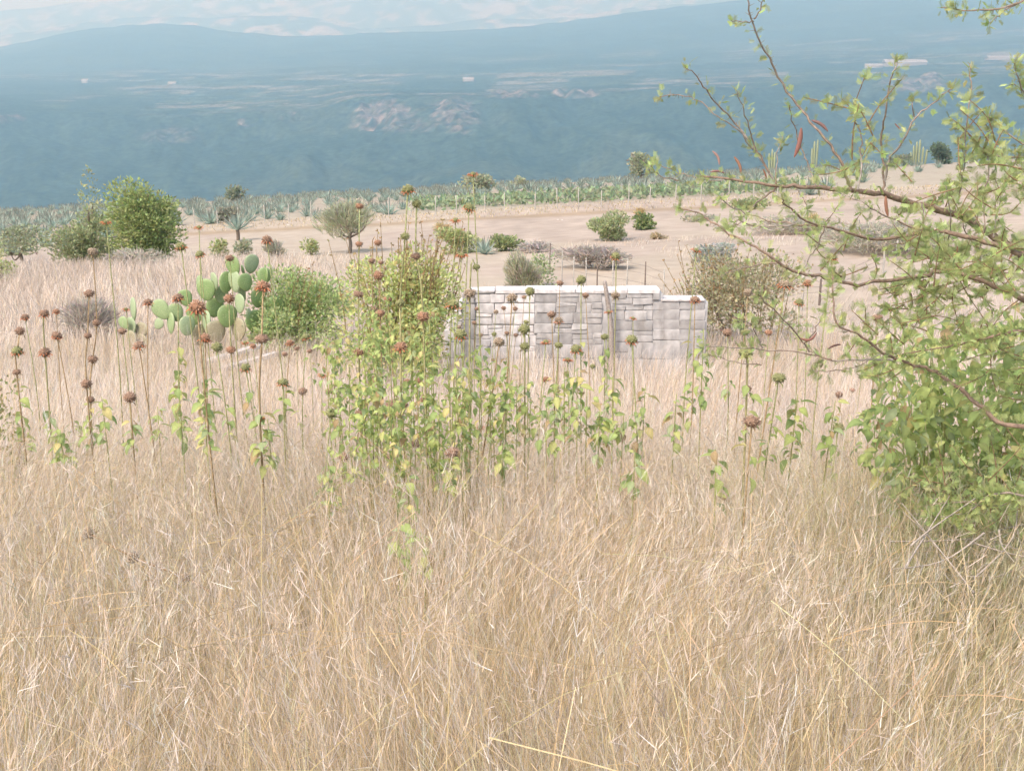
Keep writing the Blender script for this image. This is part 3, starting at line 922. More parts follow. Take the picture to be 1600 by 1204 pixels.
cactus('large prickly pear with many upright pads in the grass left of the green bush', 345, 16.3, [
    (369, 418, 19, 28, -12, 0), (391, 415, 14, 25, 8, 2), (381, 424, 6, 15, 5, 0), (387, 443, 14, 24, -14, 0), (369, 443, 18, 29, -6, 2),
    (325, 456, 22, 29, -4, 0), (351, 444, 14, 28, 16, 0), (337, 442, 12, 24, 4, 2), (295, 467, 25, 22, -20, 0), (262, 484, 28, 28, -35, 1),
    (409, 433, 17, 22, 20, 0), (416, 431, 7, 19, 10, 0), (374, 477, 15, 26, 8, 2), (333, 483, 22, 26, 12, 0), (399, 504, 16, 30, -8, 0), (388, 500, 11, 27, 10, 2),
    (416, 512, 14, 24, 6, 2), (424, 482, 20, 28, 18, 0), (441, 501, 17, 20, 28, 1), (323, 505, 14, 28, -6, 2), (268, 508, 14, 28, -10, 1), (292, 512, 15, 26, 8, 2),
    (347, 463, 15, 22, 0, 1), (313, 446, 12, 22, -10, 1), (306, 494, 20, 28, -5, 0), (355, 497, 20, 30, 4, 0), (373, 518, 20, 30, 0, 1), (340, 522, 20, 30, -4, 0), (403, 468, 14, 26, 4, 0), (380, 462, 12, 22, 0, 2), (280, 490, 18, 24, -18, 1), (312, 526, 18, 28, 6, 1), (404, 532, 18, 28, 2, 0)])
cactus('small prickly pear of a few pale pads apart at the left', 212, 16.8, [
    (210, 486, 13, 30, -12, 2), (198, 506, 13, 18, -25, 1), (206, 512, 15, 24, 4, 2), (217, 518, 16, 22, 20, 2), (243, 505, 18, 16, 40, 2), (207, 533, 16, 24, 0, 1), (222, 536, 15, 22, 14, 1)])


# ================================================================== LION'S TAIL STALKS
def head_mesh(kind):
    g = Geo()
    if kind == 'b': c0, c1 = (0.23, 0.15, 0.105), (0.37, 0.26, 0.19)
    elif kind == 'r': c0, c1 = (0.26, 0.145, 0.09), (0.42, 0.275, 0.19)
    elif kind == 'y': c0, c1 = (0.22, 0.17, 0.12), (0.44, 0.36, 0.27)
    else: c0, c1 = (0.19, 0.20, 0.09), (0.31, 0.31, 0.16)
    bm = bmesh.new(); bmesh.ops.create_icosphere(bm, subdivisions=2, radius=0.42)
    V = np.array([v.co[:] for v in bm.verts]); Fc = np.array([[v.index for v in f.verts] for f in bm.faces]); bm.free()
    g.add(V * [1, 1, 0.8], Fc, c0)
    N = 84
    i = np.arange(N); ph = np.arccos(1 - 2 * (i + .5) / N); th = i * 2.39996
    Dv = np.stack([np.cos(th) * np.sin(ph), np.sin(th) * np.sin(ph), np.cos(ph)], 1)
    Dv = unit(Dv + rng.normal(0, 0.12, Dv.shape))
    for k in range(N):
        d = Dv[k]; a = unit(np.cross(d, [0.3, 0.5, 0.8])); b = np.cross(d, a)
        L = random.uniform(0.46, 0.56); w0, w1 = 0.06, 0.045
        ring0 = [d * 0.28 + (a * math.cos(q) + b * math.sin(q)) * w0 for q in (0, 2.09, 4.19)]
        ring1 = [d * L + (a * math.cos(q) + b * math.sin(q)) * w1 for q in (0, 2.09, 4.19)]
        V = np.array(ring0 + ring1) * [1, 1, 0.82]
        cc = np.array([c0] * 3 + [c1] * 3) * random.uniform(0.75, 1.25)
        g.add(V, [np.array([(0, 1, 4, 3), (1, 2, 5, 4), (2, 0, 3, 5)]), np.array([(3, 4, 5)])], cc)
    # narrow bracts hanging under the head
    for k in range(5):
        a = k * 1.257 + random.uniform(-.3, .3); r = np.array([math.cos(a), math.sin(a), 0]); s = np.array([-r[1], r[0], 0])
        L = random.uniform(0.35, 0.75); z0 = -0.34
        V = [r * 0.1 + [0, 0, z0] - s * .03, r * 0.1 + [0, 0, z0] + s * .03, r * (0.1 + L * .6) + [0, 0, z0 - .1] - s * .06, r * (0.1 + L * .6) + [0, 0, z0 - .1] + s * .06, r * (0.12 + L * .75) + [0, 0, z0 - .1 - L * .55]]
        g.add(V, [np.array([(0, 1, 3, 2)]), np.array([(2, 3, 4)])], np.array((0.20, 0.22, 0.08)) if kind in 'go' else np.array((0.30, 0.23, 0.13)))
    return g.mesh('seed_head', M_HEAD)


HEADS = {k: [head_mesh(k) for _ in range(4)] for k in 'bryg'}


def petal_mesh(full):
    g = Geo()
    N = 22 if full else 13
    for k in range(N):
        a = k / N * 2 * math.pi + random.uniform(-.2, .2); r = np.array([math.cos(a), math.sin(a), 0]); s = np.array([-r[1], r[0], 0])
        z0 = random.uniform(-0.25, 0.02)
        L = random.uniform(0.3, 0.5) if full else random.uniform(0.15, 0.34)
        up = random.uniform(0.0, 0.2) if full else random.uniform(-.15, .08)
        p = [r * 0.32 + [0, 0, z0], r * (0.34 + L * 0.55) + [0, 0, z0 + up], r * (0.36 + L) + [0, 0, z0 + up * .6 - 0.12]]
        V = []
        for q, w in zip(p, (0.045, 0.06, 0.04)):
            V += [q - s * w, q + s * w, q + np.array([0, 0, w])]
        c = np.array([0.58, 0.235, 0.12]) * random.uniform(0.8, 1.2)
        g.add(V, np.array([(0, 1, 4, 3), (1, 2, 5, 4), (2, 0, 3, 5), (3, 4, 7, 6), (4, 5, 8, 7), (5, 3, 6, 8)]), c)
    return g.mesh('petals', M_PETAL)


PET = {True: petal_mesh(True), False: petal_mesh(False)}


def leaf_geo(c, seed):
    """a toothed, folded, drooping leaf, 1 long, on a short stalk; grows along +X"""
    rr = random.Random(seed)
    g = Geo()
    dr = rr.uniform(0.25, 0.9)
    n = 5
    us_ = np.linspace(0, 1, n + 1)
    wd = np.array([0.04, 0.18, 0.22, 0.17, 0.09, 0.0]) * rr.uniform(0.8, 1.15)
    x0 = 0.18
    V = []
    for u, w in zip(us_, wd):
        x = x0 + (1 - x0) * (u * math.cos(dr * u)); z = -(1 - x0) * u * math.sin(dr * u) * 0.9 - 0.03
        lift = w * 0.35
        V += [(x, -w, z + lift), (x, 0, z), (x, w, z + lift)]
    V = np.array(V) + np.array([(0, 0, 0)])
    V[:, 2] += np.tile([rr.uniform(-.03, .03), 0, rr.uniform(-.03, .03)], n + 1)
    F = []
    for i in range(n):
        a = i * 3
        F += [(a, a + 1, a + 4, a + 3), (a + 1, a + 2, a + 5, a + 4)]
    C = np.tile(np.array(c), (len(V), 1)); C[1::3] *= 1.25
    g.add(V, np.array(F), C)
    g.add([(0, -.012, 0), (0, .012, 0), (x0 + .02, .012, -.03), (x0 + .02, -.012, -.03)], np.array([(0, 1, 2, 3)]), np.array(c) * 1.1)
    return g


LCOL = [(0.28, 0.37, 0.14), (0.345, 0.43, 0.16), (0.395, 0.46, 0.17), (0.46, 0.48, 0.19), (0.34, 0.41, 0.22), (0.60, 0.53, 0.24), (0.42, 0.31, 0.17)]
LEAFG = [leaf_geo(c, i) for i, c in enumerate(LCOL)]
LEAFM = [g.mesh('leaf', M_LEAF) for g in LEAFG]
LW = [3, 4, 4, 3, 3, 0.9, 0.9]


def place_leaf(g, p, az, pitch, roll, s, k):
    """adds one leaf to a merged foliage mesh"""
    q = LEAFG[k]; V = np.concatenate(q.V)
    m = np.array((Matrix.Rotation(az, 3, 'Z') @ Matrix.Rotation(pitch, 3, 'Y') @ Matrix.Rotation(roll, 3, 'X')))
    g.add((V * s) @ m.T + np.asarray(p), np.concatenate(q.F[4]), np.concatenate(q.C) * random.uniform(0.8, 1.2))


# heads: (px, row, size, kind)   leaves: (row from, row to, how many)
S = [
    ([(31, 517, 15, 'b'), (27, 548, 17, 'go'), (26, 581, 13, 'b')], (598, 705, 12)),
    ([(69, 489, 14, 'bo'), (70, 550, 17, 'bo')], (640, 705, 10)),
    ([(89, 524, 15, 'bo')], (650, 712, 10)),
    ([(39, 495, 12, 'bo')], None),
    ([(88, 486, 11, 'ro')], None),
    ([(139, 458, 16, 'b'), (137, 524, 12, 'b'), (135, 599, 17, 'b')], (655, 700, 6)),
    ([(145, 393, 16, 'y'), (151, 504, 13, 'b'), (145, 561, 15, 'b'), (141, 624, 13, 'b')], (625, 700, 10)),
    ([(191, 517, 14, 'b')], None),
    ([(217, 539, 17, 'bo')], (640, 690, 4)),
    ([(203, 620, 20, 'b')], (655, 705, 12)),
    ([(231, 472, 14, 'bo')], None),
    ([(197, 483, 11, 'F')], None),
    ([(166, 347, 15, 'F')], None),
    ([(278, 465, 17, 'bo')], (535, 690, 18)),
    ([(308, 479, 25, 'ro')], (590, 690, 16)),
    ([(320, 528, 17, 'ro')], None),
    ([(358, 466, 17, 'r'), (361, 546, 16, 'r')], None),
    ([(339, 542, 18, 'g')], (630, 690, 9)),
    ([(411, 447, 23, 'ro'), (409, 529, 21, 'b'), (406, 653, 15, 'F')], (640, 725, 16)),
    ([(384, 574, 15, 'go')], (600, 640, 5)),
    ([(442, 597, 18, 'go')], (605, 650, 8)),
    ([(473, 611, 14, 'b')], (640, 670, 3)),
    ([(383, 535, 11, 'F')], None),
    ([(395, 540, 10, 'ro')], None),
    ([(453, 535, 12, 'ro')], None),
    ([(478, 526, 13, 'go')], None),
    ([(445, 553, 9, 'b')], None),
    ([(464, 544, 9, 'b')], None),
    ([(484, 548, 9, 'b')], (560, 600, 4)),
    ([(283, 385, 17, 'go')], None),
    ([(312, 397, 14, 'go')], None),
    ([(359, 403, 14, 'b')], None),
    ([(417, 374, 15, 'bo')], None),
    ([(311, 355, 13, 'F')], None),
    ([(637, 296, 19, 'go'), (633, 369, 15, 'g'), (625, 473, 15, 'g'), (626, 541, 20, 'ro')], (560, 690, 14)),
    ([(651, 318, 15, 'g'), (650, 400, 14, 'b'), (661, 494, 20, 'r')], (560, 690, 12)),
    ([(562, 322, 13, 'r'), (561, 381, 12, 'r'), (560, 459, 16, 'b'), (561, 550, 16, 'r')], (570, 660, 10)),
    ([(591, 430, 16, 'r'), (594, 489, 16, 'r')], (530, 620, 10)),
    ([(590, 379, 12, 'r'), (581, 407, 11, 'b')], None),
    ([(595, 410, 9, 'b')], None),
    ([(584, 482, 12, 'b')], None),
    ([(606, 467, 14, 'r')], (520, 600, 6)),
    ([(739, 272, 15, 'F')], None),
    ([(712, 344, 15, 'F')], None),
    ([(733, 324, 16, 'go')], None),
    ([(721, 399, 18, 'F')], None),
    ([(744, 417, 12, 'g'), (734, 458, 20, 'y')], (560, 620, 6)),
    ([(708, 476, 20, 'go')], (560, 640, 8)),
    ([(800, 465, 17, 'y')], (600, 640, 4)),
    ([(828, 455, 15, 'g')], None),
    ([(780, 534, 18, 'y')], None),
    ([(819, 514, 18, 'g'), (820, 541, 16, 'g')], (600, 660, 8)),
    ([(720, 522, 18, 'go')], (570, 640, 8)),
    ([(862, 491, 14, 'b')], (590, 660, 10)),
    ([(873, 500, 13, 'yo')], None),
    ([(853, 534, 15, 'F')], None),
    ([(873, 539, 13, 'g')], (600, 680, 10)),
    ([(887, 562, 15, 'F')], (590, 680, 12)),
    ([(853, 592, 12, 'ro')], None),
    ([(875, 442, 11, 'b')], None),
    ([(908, 437, 16, 'g')], (520, 600, 4)),
    ([(915, 461, 11, 'b')], None),
    ([(962, 400, 14, 'go'), (962, 461, 14, 'y')], None),
    ([(951, 487, 12, 'F')], None),
    ([(989, 497, 10, 'F')], None),
    ([(900, 545, 16, 'go')], (590, 690, 14)),
    ([(945, 526, 13, 'g')], (540, 640, 14)),
    ([(987, 530, 18, 'go')], (630, 695, 12)),
    ([(926, 572, 9, 'g')], None),
    ([(745, 482, 8, 'b')], None), ([(787, 481, 8, 'b')], None), ([(775, 487, 8, 'y')], None), ([(805, 482, 8, 'b')], None),
    ([(741, 504, 8, 'b')], None), ([(822, 503, 9, 'g')], None), ([(751, 523, 8, 'y')], None), ([(772, 522, 8, 'g')], None),
    ([(792, 520, 8, 'b')], None), ([(806, 523, 8, 'b')], None), ([(819, 464, 8, 'b')], None), ([(717, 511, 8, 'y')], None),
    ([(518, 645, 19, 'g')], (725, 800, 9)),
    ([(564, 645, 17, 'b')], (680, 740, 4)),
    ([(514, 611, 13, 'b')], None),
    ([(528, 612, 11, 'g')], None),
    ([(612, 632, 18, 'b')], None),
    ([(629, 633, 18, 'b')], (660, 740, 9)),
    ([(664, 623, 15, 'ro')], (650, 720, 6)),
    ([(653, 595, 12, 'ro')], None),
    ([(636, 596, 12, 'r')], None),
    ([(650, 692, 16, 'b')], (710, 780, 8)),
    ([(706, 706, 22, 'b')], (722, 770, 8)),
    ([(537, 713, 18, 'b')], (720, 770, 5)),
    ([(607, 713, 16, 'b')], (730, 780, 5)),
    ([(637, 744, 14, 'b')], (750, 830, 8)),
    ([(750, 667, 14, 'F')], (680, 720, 6)),
    ([(503, 586, 13, 'F')], None),
    ([(706, 798, 12, 'b')], None),
    ([(1086, 468, 15, 'bo')], (525, 655, 18)),
    ([(1137, 519, 15, 'b')], (590, 620, 5)),
    ([(1163, 519, 13, 'g'), (1165, 550, 23, 'g'), (1167, 607, 15, 'b')], (600, 690, 9)),
    ([(1175, 658, 27, 'b')], (690, 750, 4)),
    ([(1201, 519, 12, 'r')], None),
    ([(1217, 590, 22, 'g')], (620, 725, 12)),
    ([(1227, 444, 20, 'yo')], None),
    ([(1169, 457, 14, 'y')], None),
    ([(1249, 472, 14, 'go')], None),
    ([(1262, 442, 13, 'ro')], None),
    ([(1300, 402, 16, 'go')], None),
    ([(1088, 391, 15, 'F')], None),
    ([(1311, 616, 12, 'b')], (640, 700, 6)),
    ([(1332, 609, 9, 'r')], (640, 690, 5)),
    ([(1401, 453, 16, 'b')], None),
    ([(1392, 483, 16, 'F')], None),
    ([(1371, 496, 16, 'b')], (520, 600, 8)),
    ([(1354, 505, 9, 'r')], None),
    ([(1504, 500, 18, 'go')], (540, 620, 8)),
    ([(1414, 530, 13, 'F')], None),
    ([(1587, 606, 13, 'ro')], None),
    ([(1310, 668, 18, 'g')], (690, 740, 6)),
]
NUM = {1: 'one', 2: 'two', 3: 'three', 4: 'four'}
KW = {'b': 'brown', 'r': 'rusty', 'y': 'straw grey', 'g': 'green', 'F': 'orange flowering'}


def zone(px, row):
    if px < 120: return 'in the grass at far left'
    if px < 255: return 'below the round tree'
    if px < 430 and row < 410: return 'above the prickly pear'
    if px < 430: return 'before the prickly pear'
    if px < 500: return 'before the green bush'
    if px < 700 and row < 420: return 'rising above the amber bush'
    if px < 700 and row < 560: return 'in the amber bush'
    if px < 700: return 'in the leafy thicket'
    if px < 770 and row < 430: return 'right of the amber bush'
    if px < 838: return 'before the whitewashed wall end'
    if px < 1060: return 'before the grey wall'
    if px < 1200: return 'right of the wall'
    if px < 1345: return 'under the thorn twigs'
    return 'in the leafy shrub'


plants = []
for heads, lv in S:
    top = heads[0]
    kinds = [h[3] for h in heads]
    n = len(heads)
    kk = kinds[0]
    cw = KW[kk[0]] if len({k[0] for k in kinds}) == 1 else KW[kk[0]] + ' and ' + KW[[k[0] for k in kinds if k[0] != kk[0]][0]]
    hw = 'head' if n == 1 else 'heads'
    if any('o' in k for k in kinds): cw = 'petalled ' + cw
    st = 'leafy stalk' if lv and lv[2] > 7 else ('near bare stalk' if lv else 'bare stalk')
    if max(h[2] for h in heads) < 10: st = 'small ' + st
    plants.append([heads, lv, f"{st} with {NUM[n]} {cw} {hw}", zone(top[0], top[1])])
ORD = ['leftmost', 'second from left', 'third from left', 'fourth from left', 'fifth from left', 'sixth from left', 'seventh from left', 'eighth from left', 'ninth from left', 'tenth from left']
by = {}
for p in plants:
    by.setdefault((p[2], p[3]), []).append(p)
for (a, z), ps in by.items():
    ps.sort(key=lambda p: p[0][0][0])
    for i, p in enumerate(ps):
        p.append(f"{a} {z}" if len(ps) == 1 else f"{a} {z}, {ORD[i]}")


def make_plant(heads, lv, label):
    smax = max(h[2] for h in heads)
    d = float(np.clip(F_PX * 0.057 / smax, 3.4, 8.8))
    pts = [at(h[0], h[1], d + random.uniform(-.05, .05)) for h in heads]
    lo = pts[-1]
    zg = gzf(lo.x, lo.y)
    lean = (pts[0].x - pts[-1].x) * 0.4 if len(pts) > 1 else random.uniform(-.07, .07)
    tilt_ = {(780, 534): -0.22, (800, 465): -0.18, (1227, 444): -0.12, (721, 399): -0.06}.get((heads[0][0], heads[0][1]))
    if tilt_: lean = -tilt_
    rootp = Vector((lo.x - lean, lo.y + random.uniform(-.05, .05), zg))
    root = thing('lions_tail_plant', label, 'flower stalk', rootp, 'lion tail stalks in the grass')
    line = [rootp] + [pts[i] for i in range(len(pts) - 1, -1, -1)]
    if len(heads) == 1 or random.random() < 0.35:
        t_ = line[-1] + Vector((random.uniform(-.01, .01), 0, 0.02)); line[-1] = line[-1]
    if len(line) == 2:
        line = [line[0], (line[0] + line[1]) / 2 + Vector((random.uniform(-.04, .04), random.uniform(-.03, .03), 0)), line[1]]
    k = spline([np.array(p) - np.array(rootp) for p in line], 4)
    g = Geo()
    thick = 0.0042 if smax > 9 else 0.003
    green = kinds_green = heads[0][3][0] in 'gF' or random.random() < 0.45
    c0, c1 = ((0.33, 0.29, 0.15), (0.33, 0.36, 0.17)) if green else ((0.33, 0.25, 0.14), (0.38, 0.28, 0.16))
    g.add(*tube(k, np.linspace(thick * 1.25, thick * 0.7, len(k)), 5, c0, c1))
    obj('stem', g.mesh('stem', M_BARK), root)
    for h, p in zip(heads, pts):
        s = h[2] * m_per_px(p) * 1.04
        kind = h[3]
        base = {'F': 'g'}.get(kind[0], kind[0])
        o = obj('seed_head', random.choice(HEADS[base]), root, p - rootp)
        sc_ = s * (0.62 if kind == 'F' else 1.0)
        o.scale = (sc_, sc_, sc_ * random.uniform(0.78, 1.1))
        o.rotation_euler = (random.uniform(-.2, .2), random.uniform(-.2, .2), random.uniform(0, 6.28))
        if kind == 'F' or 'o' in kind:
            q = obj('petals', PET[kind == 'F'], o)
            q.rotation_euler = (0, 0, random.uniform(0, 6.28))
            if kind == 'F': q.scale = (1.25, 1.25, 1.25)
    if lv:
        r0, r1, n = lv
        for i in range(int(n * 1.4)):
            row = r0 + (r1 - r0) * (i + random.random()) / int(n * 1.4)
            q = at(heads[0][0], row, d)
            zz = q.z - rootp.z
            if zz < 0.05: continue
            j = int(np.argmin(np.abs(k[:, 2] - zz)))
            o = obj('leaf', LEAFM[random.choices(range(7), LW)[0]], root)
            kx = np.array([np.interp(zz, k[:, 2], k[:, 0]), np.interp(zz, k[:, 2], k[:, 1])])
            o.location = (kx[0], kx[1], zz)
            o.rotation_euler = (random.uniform(-.5, .5), random.uniform(-.35, .75), random.uniform(0, 6.28))
            ss = random.uniform(0.04, 0.088) * (1 if d < 5.5 else 1.15)
            o.scale = (ss, ss, ss)


for p in plants:
    make_plant(p[0], p[1], p[4])

# a fallen dry stalk lying on the grass at lower left
fp = [at(330, 925, 3.05), at(290, 902, 3.1), at(208, 870, 3.15), (at(139, 832, 3.25))]
root = thing('fallen_stalk', 'fallen dry stalk with three grey heads lying on the grass at lower left', 'flower stalk', fp[0], 'lion tail stalks in the grass')
g = Geo(); k = spline([np.array(p) - np.array(fp[0]) for p in fp], 4); g.add(*tube(k, np.linspace(.004, .003, len(k)), 5, (0.25, 0.18, 0.11)))
obj('stem', g.mesh('stem', M_BARK), root)
for p, s in ((fp[1], 15), (fp[2], 20), (fp[3], 20)):
    o = obj('seed_head', random.choice(HEADS['y']), root, p - fp[0]); q = s * m_per_px(p); o.scale = (q, q, q); o.rotation_euler = (random.uniform(0, 3), 1.2, 0)


# leafy weeds without heads, and the thicket
def weed(px, r0, r1, d, n, label, spread=0.10, sz=(0.042, 0.095), weights=LW, group='leafy weeds in the grass', name='leafy_weed'):
    p = at(px, r1, d); p.z = gzf(p.x, p.y)
    zt = at(px, r0, d).z - p.z; zb = at(px, r1, d).z - p.z
    root = thing(name, label, 'weed', p, group)
    g = Geo(); ns = 1 if spread < 0.12 else max(2, int(spread / 0.05))
    lines = []
    for i in range(ns):
        dx = random.uniform(-1, 1) * spread * (0.2 if ns == 1 else 0.9)
        hh = zt * (1 if i == 0 else random.uniform(0.7, 1.0))
        k = spline([(dx * 0.4, random.uniform(-.3, .3) * spread, -0.03), (dx * 0.8, random.uniform(-.5, .5) * spread, hh * 0.5), (dx, random.uniform(-.7, .7) * spread, hh)], 5)
        lines.append(k)
        g.add(*tube(k, np.linspace(.0045, .002, len(k)), 5, (0.33, 0.30, 0.12), (0.30, 0.33, 0.13)))
    obj('stem', g.mesh('stem', M_BARK), root)
    if n <= 16:
        n = int(n * 1.7)
        for i in range(n):
            k = random.choice(lines); zz = zb + (zt - zb) * (i + random.random()) / n
            o = obj('leaf', LEAFM[random.choices(range(7), weights)[0]], root, (np.interp(zz, k[:, 2], k[:, 0]), np.interp(zz, k[:, 2], k[:, 1]), zz))
            o.rotation_euler = (random.uniform(-.5, .5), random.uniform(-.3, .8), random.uniform(0, 6.28)); s = random.uniform(*sz); o.scale = (s, s, s)
    else:
        g = Geo()
        for i in range(n):
            k = random.choice(lines); zz = zb + (zt - zb) * random.random() ** 0.85
            q = np.array([np.interp(zz, k[:, 2], k[:, 0]), np.interp(zz, k[:, 2], k[:, 1]), zz])
            q[:2] += rng.normal(0, 0.025, 2)
            place_leaf(g, q, random.uniform(0, 6.28), random.uniform(-.3, .9), random.uniform(-.6, .6), random.uniform(*sz), random.choices(range(7), weights)[0])
        tag(obj('foliage', g.mesh('foliage', M_LEAF), root), 'stuff')


for (px, r0, r1, d, n, lab) in (
        (905, 585, 690, 5.2, 16, 'leafy weed without head in the grass below the middle of the wall'),
        (868, 610, 700, 5.0, 16, 'bushy green weed left of the weed below the wall middle'),
        (958, 590, 680, 5.1, 14, 'slender leafy weed below the leaning wooden post'),
        (935, 640, 710, 4.8, 14, 'short green weed in front of the weeds below the wall'),
        (1052, 615, 690, 5.0, 10, 'sparse weed with yellowing leaves below the wall end'),
        (1100, 515, 640, 5.3, 12, 'tall pale green weed before the right end of the wall'),
        (1292, 620, 700, 4.6, 12, 'narrow drooping weed under the lowest thorn branch'),
        (1240, 610, 720, 4.6, 16, 'drooping leafy weed right of the green seed head'),
        (1120, 700, 780, 4.2, 9, 'sparse brownish weed in the grass right of the wall'),
        (790, 690, 735, 4.5, 10, 'small weed in the grass right of the thicket'),
        (992, 700, 760, 4.2, 9, 'single weed with drooping leaves low in the grass at centre'),
        (640, 740, 850, 4.0, 14, 'pale green weed low in the grass below the thicket'),
        (622, 820, 900, 3.6, 8, 'nearest faint green weed below the thicket'),
        (662, 830, 890, 3.6, 8, 'nearest faint green weed, just right of its neighbour below the thicket'),
        (520, 720, 800, 4.3, 12, 'broad leaved weed around the green headed stalk'),
        (105, 660, 720, 4.8, 14, 'leafy weed in the grass between the left stalks'),
        (160, 620, 690, 5.0, 9, 'small leafy weed behind the brown stalks at left'),
        (280, 590, 690, 4.9, 14, 'upright leafy weed below the large prickly pear'),
        (325, 610, 700, 4.8, 14, 'bushy weed right of the upright weed below the prickly pear'),
        (422, 650, 730, 4.7, 12, 'yellow green weed beside the tall brown headed stalk'),
        (885, 575, 660, 5.6, 20, 'leafy weed behind the others below the middle of the wall'),
        (920, 600, 690, 5.5, 20, 'full green weed right of centre among those below the wall'),
        (850, 630, 700, 5.3, 18, 'leftmost of the leafy weeds below the grey wall'),
        (975, 640, 700, 5.0, 18, 'low weed at the foot of the petalled stalk right of the wall middle'),
        (1000, 600, 690, 5.4, 12, 'thin weed just right of the petalled stalk before the wall'),
        (240, 640, 690, 5.6, 6, 'faint pale weed right of the short brown stalk')):
    weed(px, r0, r1, d, n, lab)

TH = [(520, 545, 640, 6.0), (552, 520, 660, 5.8), (585, 505, 660, 5.7), (618, 520, 700, 5.4), (650, 500, 680, 5.6), (685, 520, 700, 5.4), (715, 545, 700, 5.3),
      (745, 570, 700, 5.2), (770, 585, 690, 5.2), (560, 590, 700, 5.0), (600, 600, 740, 4.8), (640, 610, 770, 4.5), (672, 630, 760, 4.6), (705, 620, 730, 4.8), (735, 640, 740, 4.8), (800, 600, 680, 5.6), (690, 470, 560, 6.2), (620, 470, 560, 6.4)]
TH.sort(key=lambda t: (t[0]))
TL = ['leafy yellow green clump in the thicket, leftmost', 'leafy clump at the thicket, second from its left end', 'low leafy clump near the left of the thicket', 'tall leafy clump left of the thicket middle', 'front leafy clump below the tall left clumps', 'leafy clump behind two brown heads in the thicket',
      'topmost leafy clump in the thicket under the tall orange flower', 'lowest leafy clump at the front of the thicket middle', 'leafy clump with two rusty stalks in the middle of the thicket', 'front leafy clump right of the thicket middle', 'leafy clump behind the front right clumps of the thicket', 'small leafy clump beside the paler wall end',
      'front leafy clump above the nearest brown head', 'leafy clump before the left foot of the wall', 'short front clump at the right of the thicket', 'leafy clump before the paler part of the wall', 'leafy clump near the right end of the thicket', 'rightmost small leafy clump of the thicket']
for (t_, lab) in zip(TH, TL):
    weed(t_[0], t_[1] - (18 if TH.index(t_) % 3 == 0 else 0), t_[2] + 10 * (TH.index(t_) % 4), t_[3], 130 if t_[0] < 700 else 95, lab, 0.16, (0.030, 0.068), [3, 4, 5, 4, 2, 1.4, 0.8], 'leafy clumps of the thicket', 'leafy_clump')


# ================================================================== LEAFY SHRUB AT RIGHT (under the thorn tree)
def shrub_right():
    p0 = at(1560, 800, 4.2); p0.z = gzf(p0.x, p0.y)
    root = thing('leafy_shrub', 'big bright green leafy shrub under the thorn tree at the right edge', 'shrub', p0)
    g = Geo()
    left = lambda row: np.interp(row, [470, 500, 560, 640, 720, 790], [1440, 1395, 1372, 1352, 1345, 1400])
    tips = []
    for i in range(46):
        row = random.uniform(470, 700); px = random.uniform(left(row) + 10, 1760)
        dd = random.uniform(3.8, 5.0)
        t_ = at(px, row, dd)
        b_ = Vector((p0.x + (t_.x - p0.x) * 0.55 + random.uniform(-.05, .05), t_.y * 0.6 + p0.y * 0.4, 0)); b_.z = gzf(b_.x, b_.y)
        k = spline([np.array(b_), np.array((b_ + t_) / 2) + rng.normal(0, .04, 3), np.array(t_)], 5)
        tips.append(k); g.add(*tube(k, np.linspace(.006, .002, len(k)), 5, (0.27, 0.24, 0.12), (0.27, 0.31, 0.12)))
    obj('stem', g.mesh('stem', M_BARK, p0), root)
    g = Geo()
    for i in range(3500):
        if random.random() < 0.5:
            k = random.choice(tips); q = k[min(len(k) - 1, int(len(k) * random.random() ** 0.6))] + rng.normal(0, 0.05, 3)
        else:
            row = random.uniform(500, 800); px = random.uniform(left(row), 1760); q = np.array(at(px, row, random.uniform(3.9, 4.9)))
        if q[2] < gzf(q[0], q[1]) + 0.03: continue
        place_leaf(g, q, random.uniform(0, 6.28), random.uniform(-.4, 1.0), random.uniform(-.7, .7), random.uniform(0.036, 0.10), random.choices(range(7), [3, 4, 5, 3, 3, 0.6, 0.5])[0])
    tag(obj('foliage', g.mesh('foliage', M_LEAF, p0), root), 'stuff')


shrub_right()


# ================================================================== THORN TREE (right)
def acacia_leaves(P, D, size, tone):
    """feathery twice-cut leaves: pairs of small pinnae along a short midrib"""
    n = len(P); g = Geo()
    S_ = unit(np.cross(D, rng.normal(size=(n, 3)))); N = np.cross(S_, D)
    C = jit(tone, n, 0.18, 0.06)
    for q in range(8):
        f = 0.15 + 0.85 * q / 7
        b = P + D * (size * f)[:, None] - N * (size * 0.12 * f * f)[:, None]
        for sgn in (-1, 1):
            dv = unit(S_ * sgn + D * 0.55 - N * 0.1)
            L = size * rng.uniform(0.3, 0.5, n) * (1.1 - 0.35 * abs(f - 0.5))
            Q = np.stack([b, b + dv * L[:, None]], 1)
            W = np.stack([size * 0.075, size * 0.05], 1)
            g.add(*ribbons(Q, W, unit(D + 0.4 * N), np.repeat(C[:, None, :], 2, 1)))
    Q = np.stack([P, P + D * (size * 1.0)[:, None]], 1)
    g.add(*ribbons(Q, np.full((n, 2), 0.0012), S_, np.repeat(C[:, None, :] * 0.9, 2, 1)))
    return g


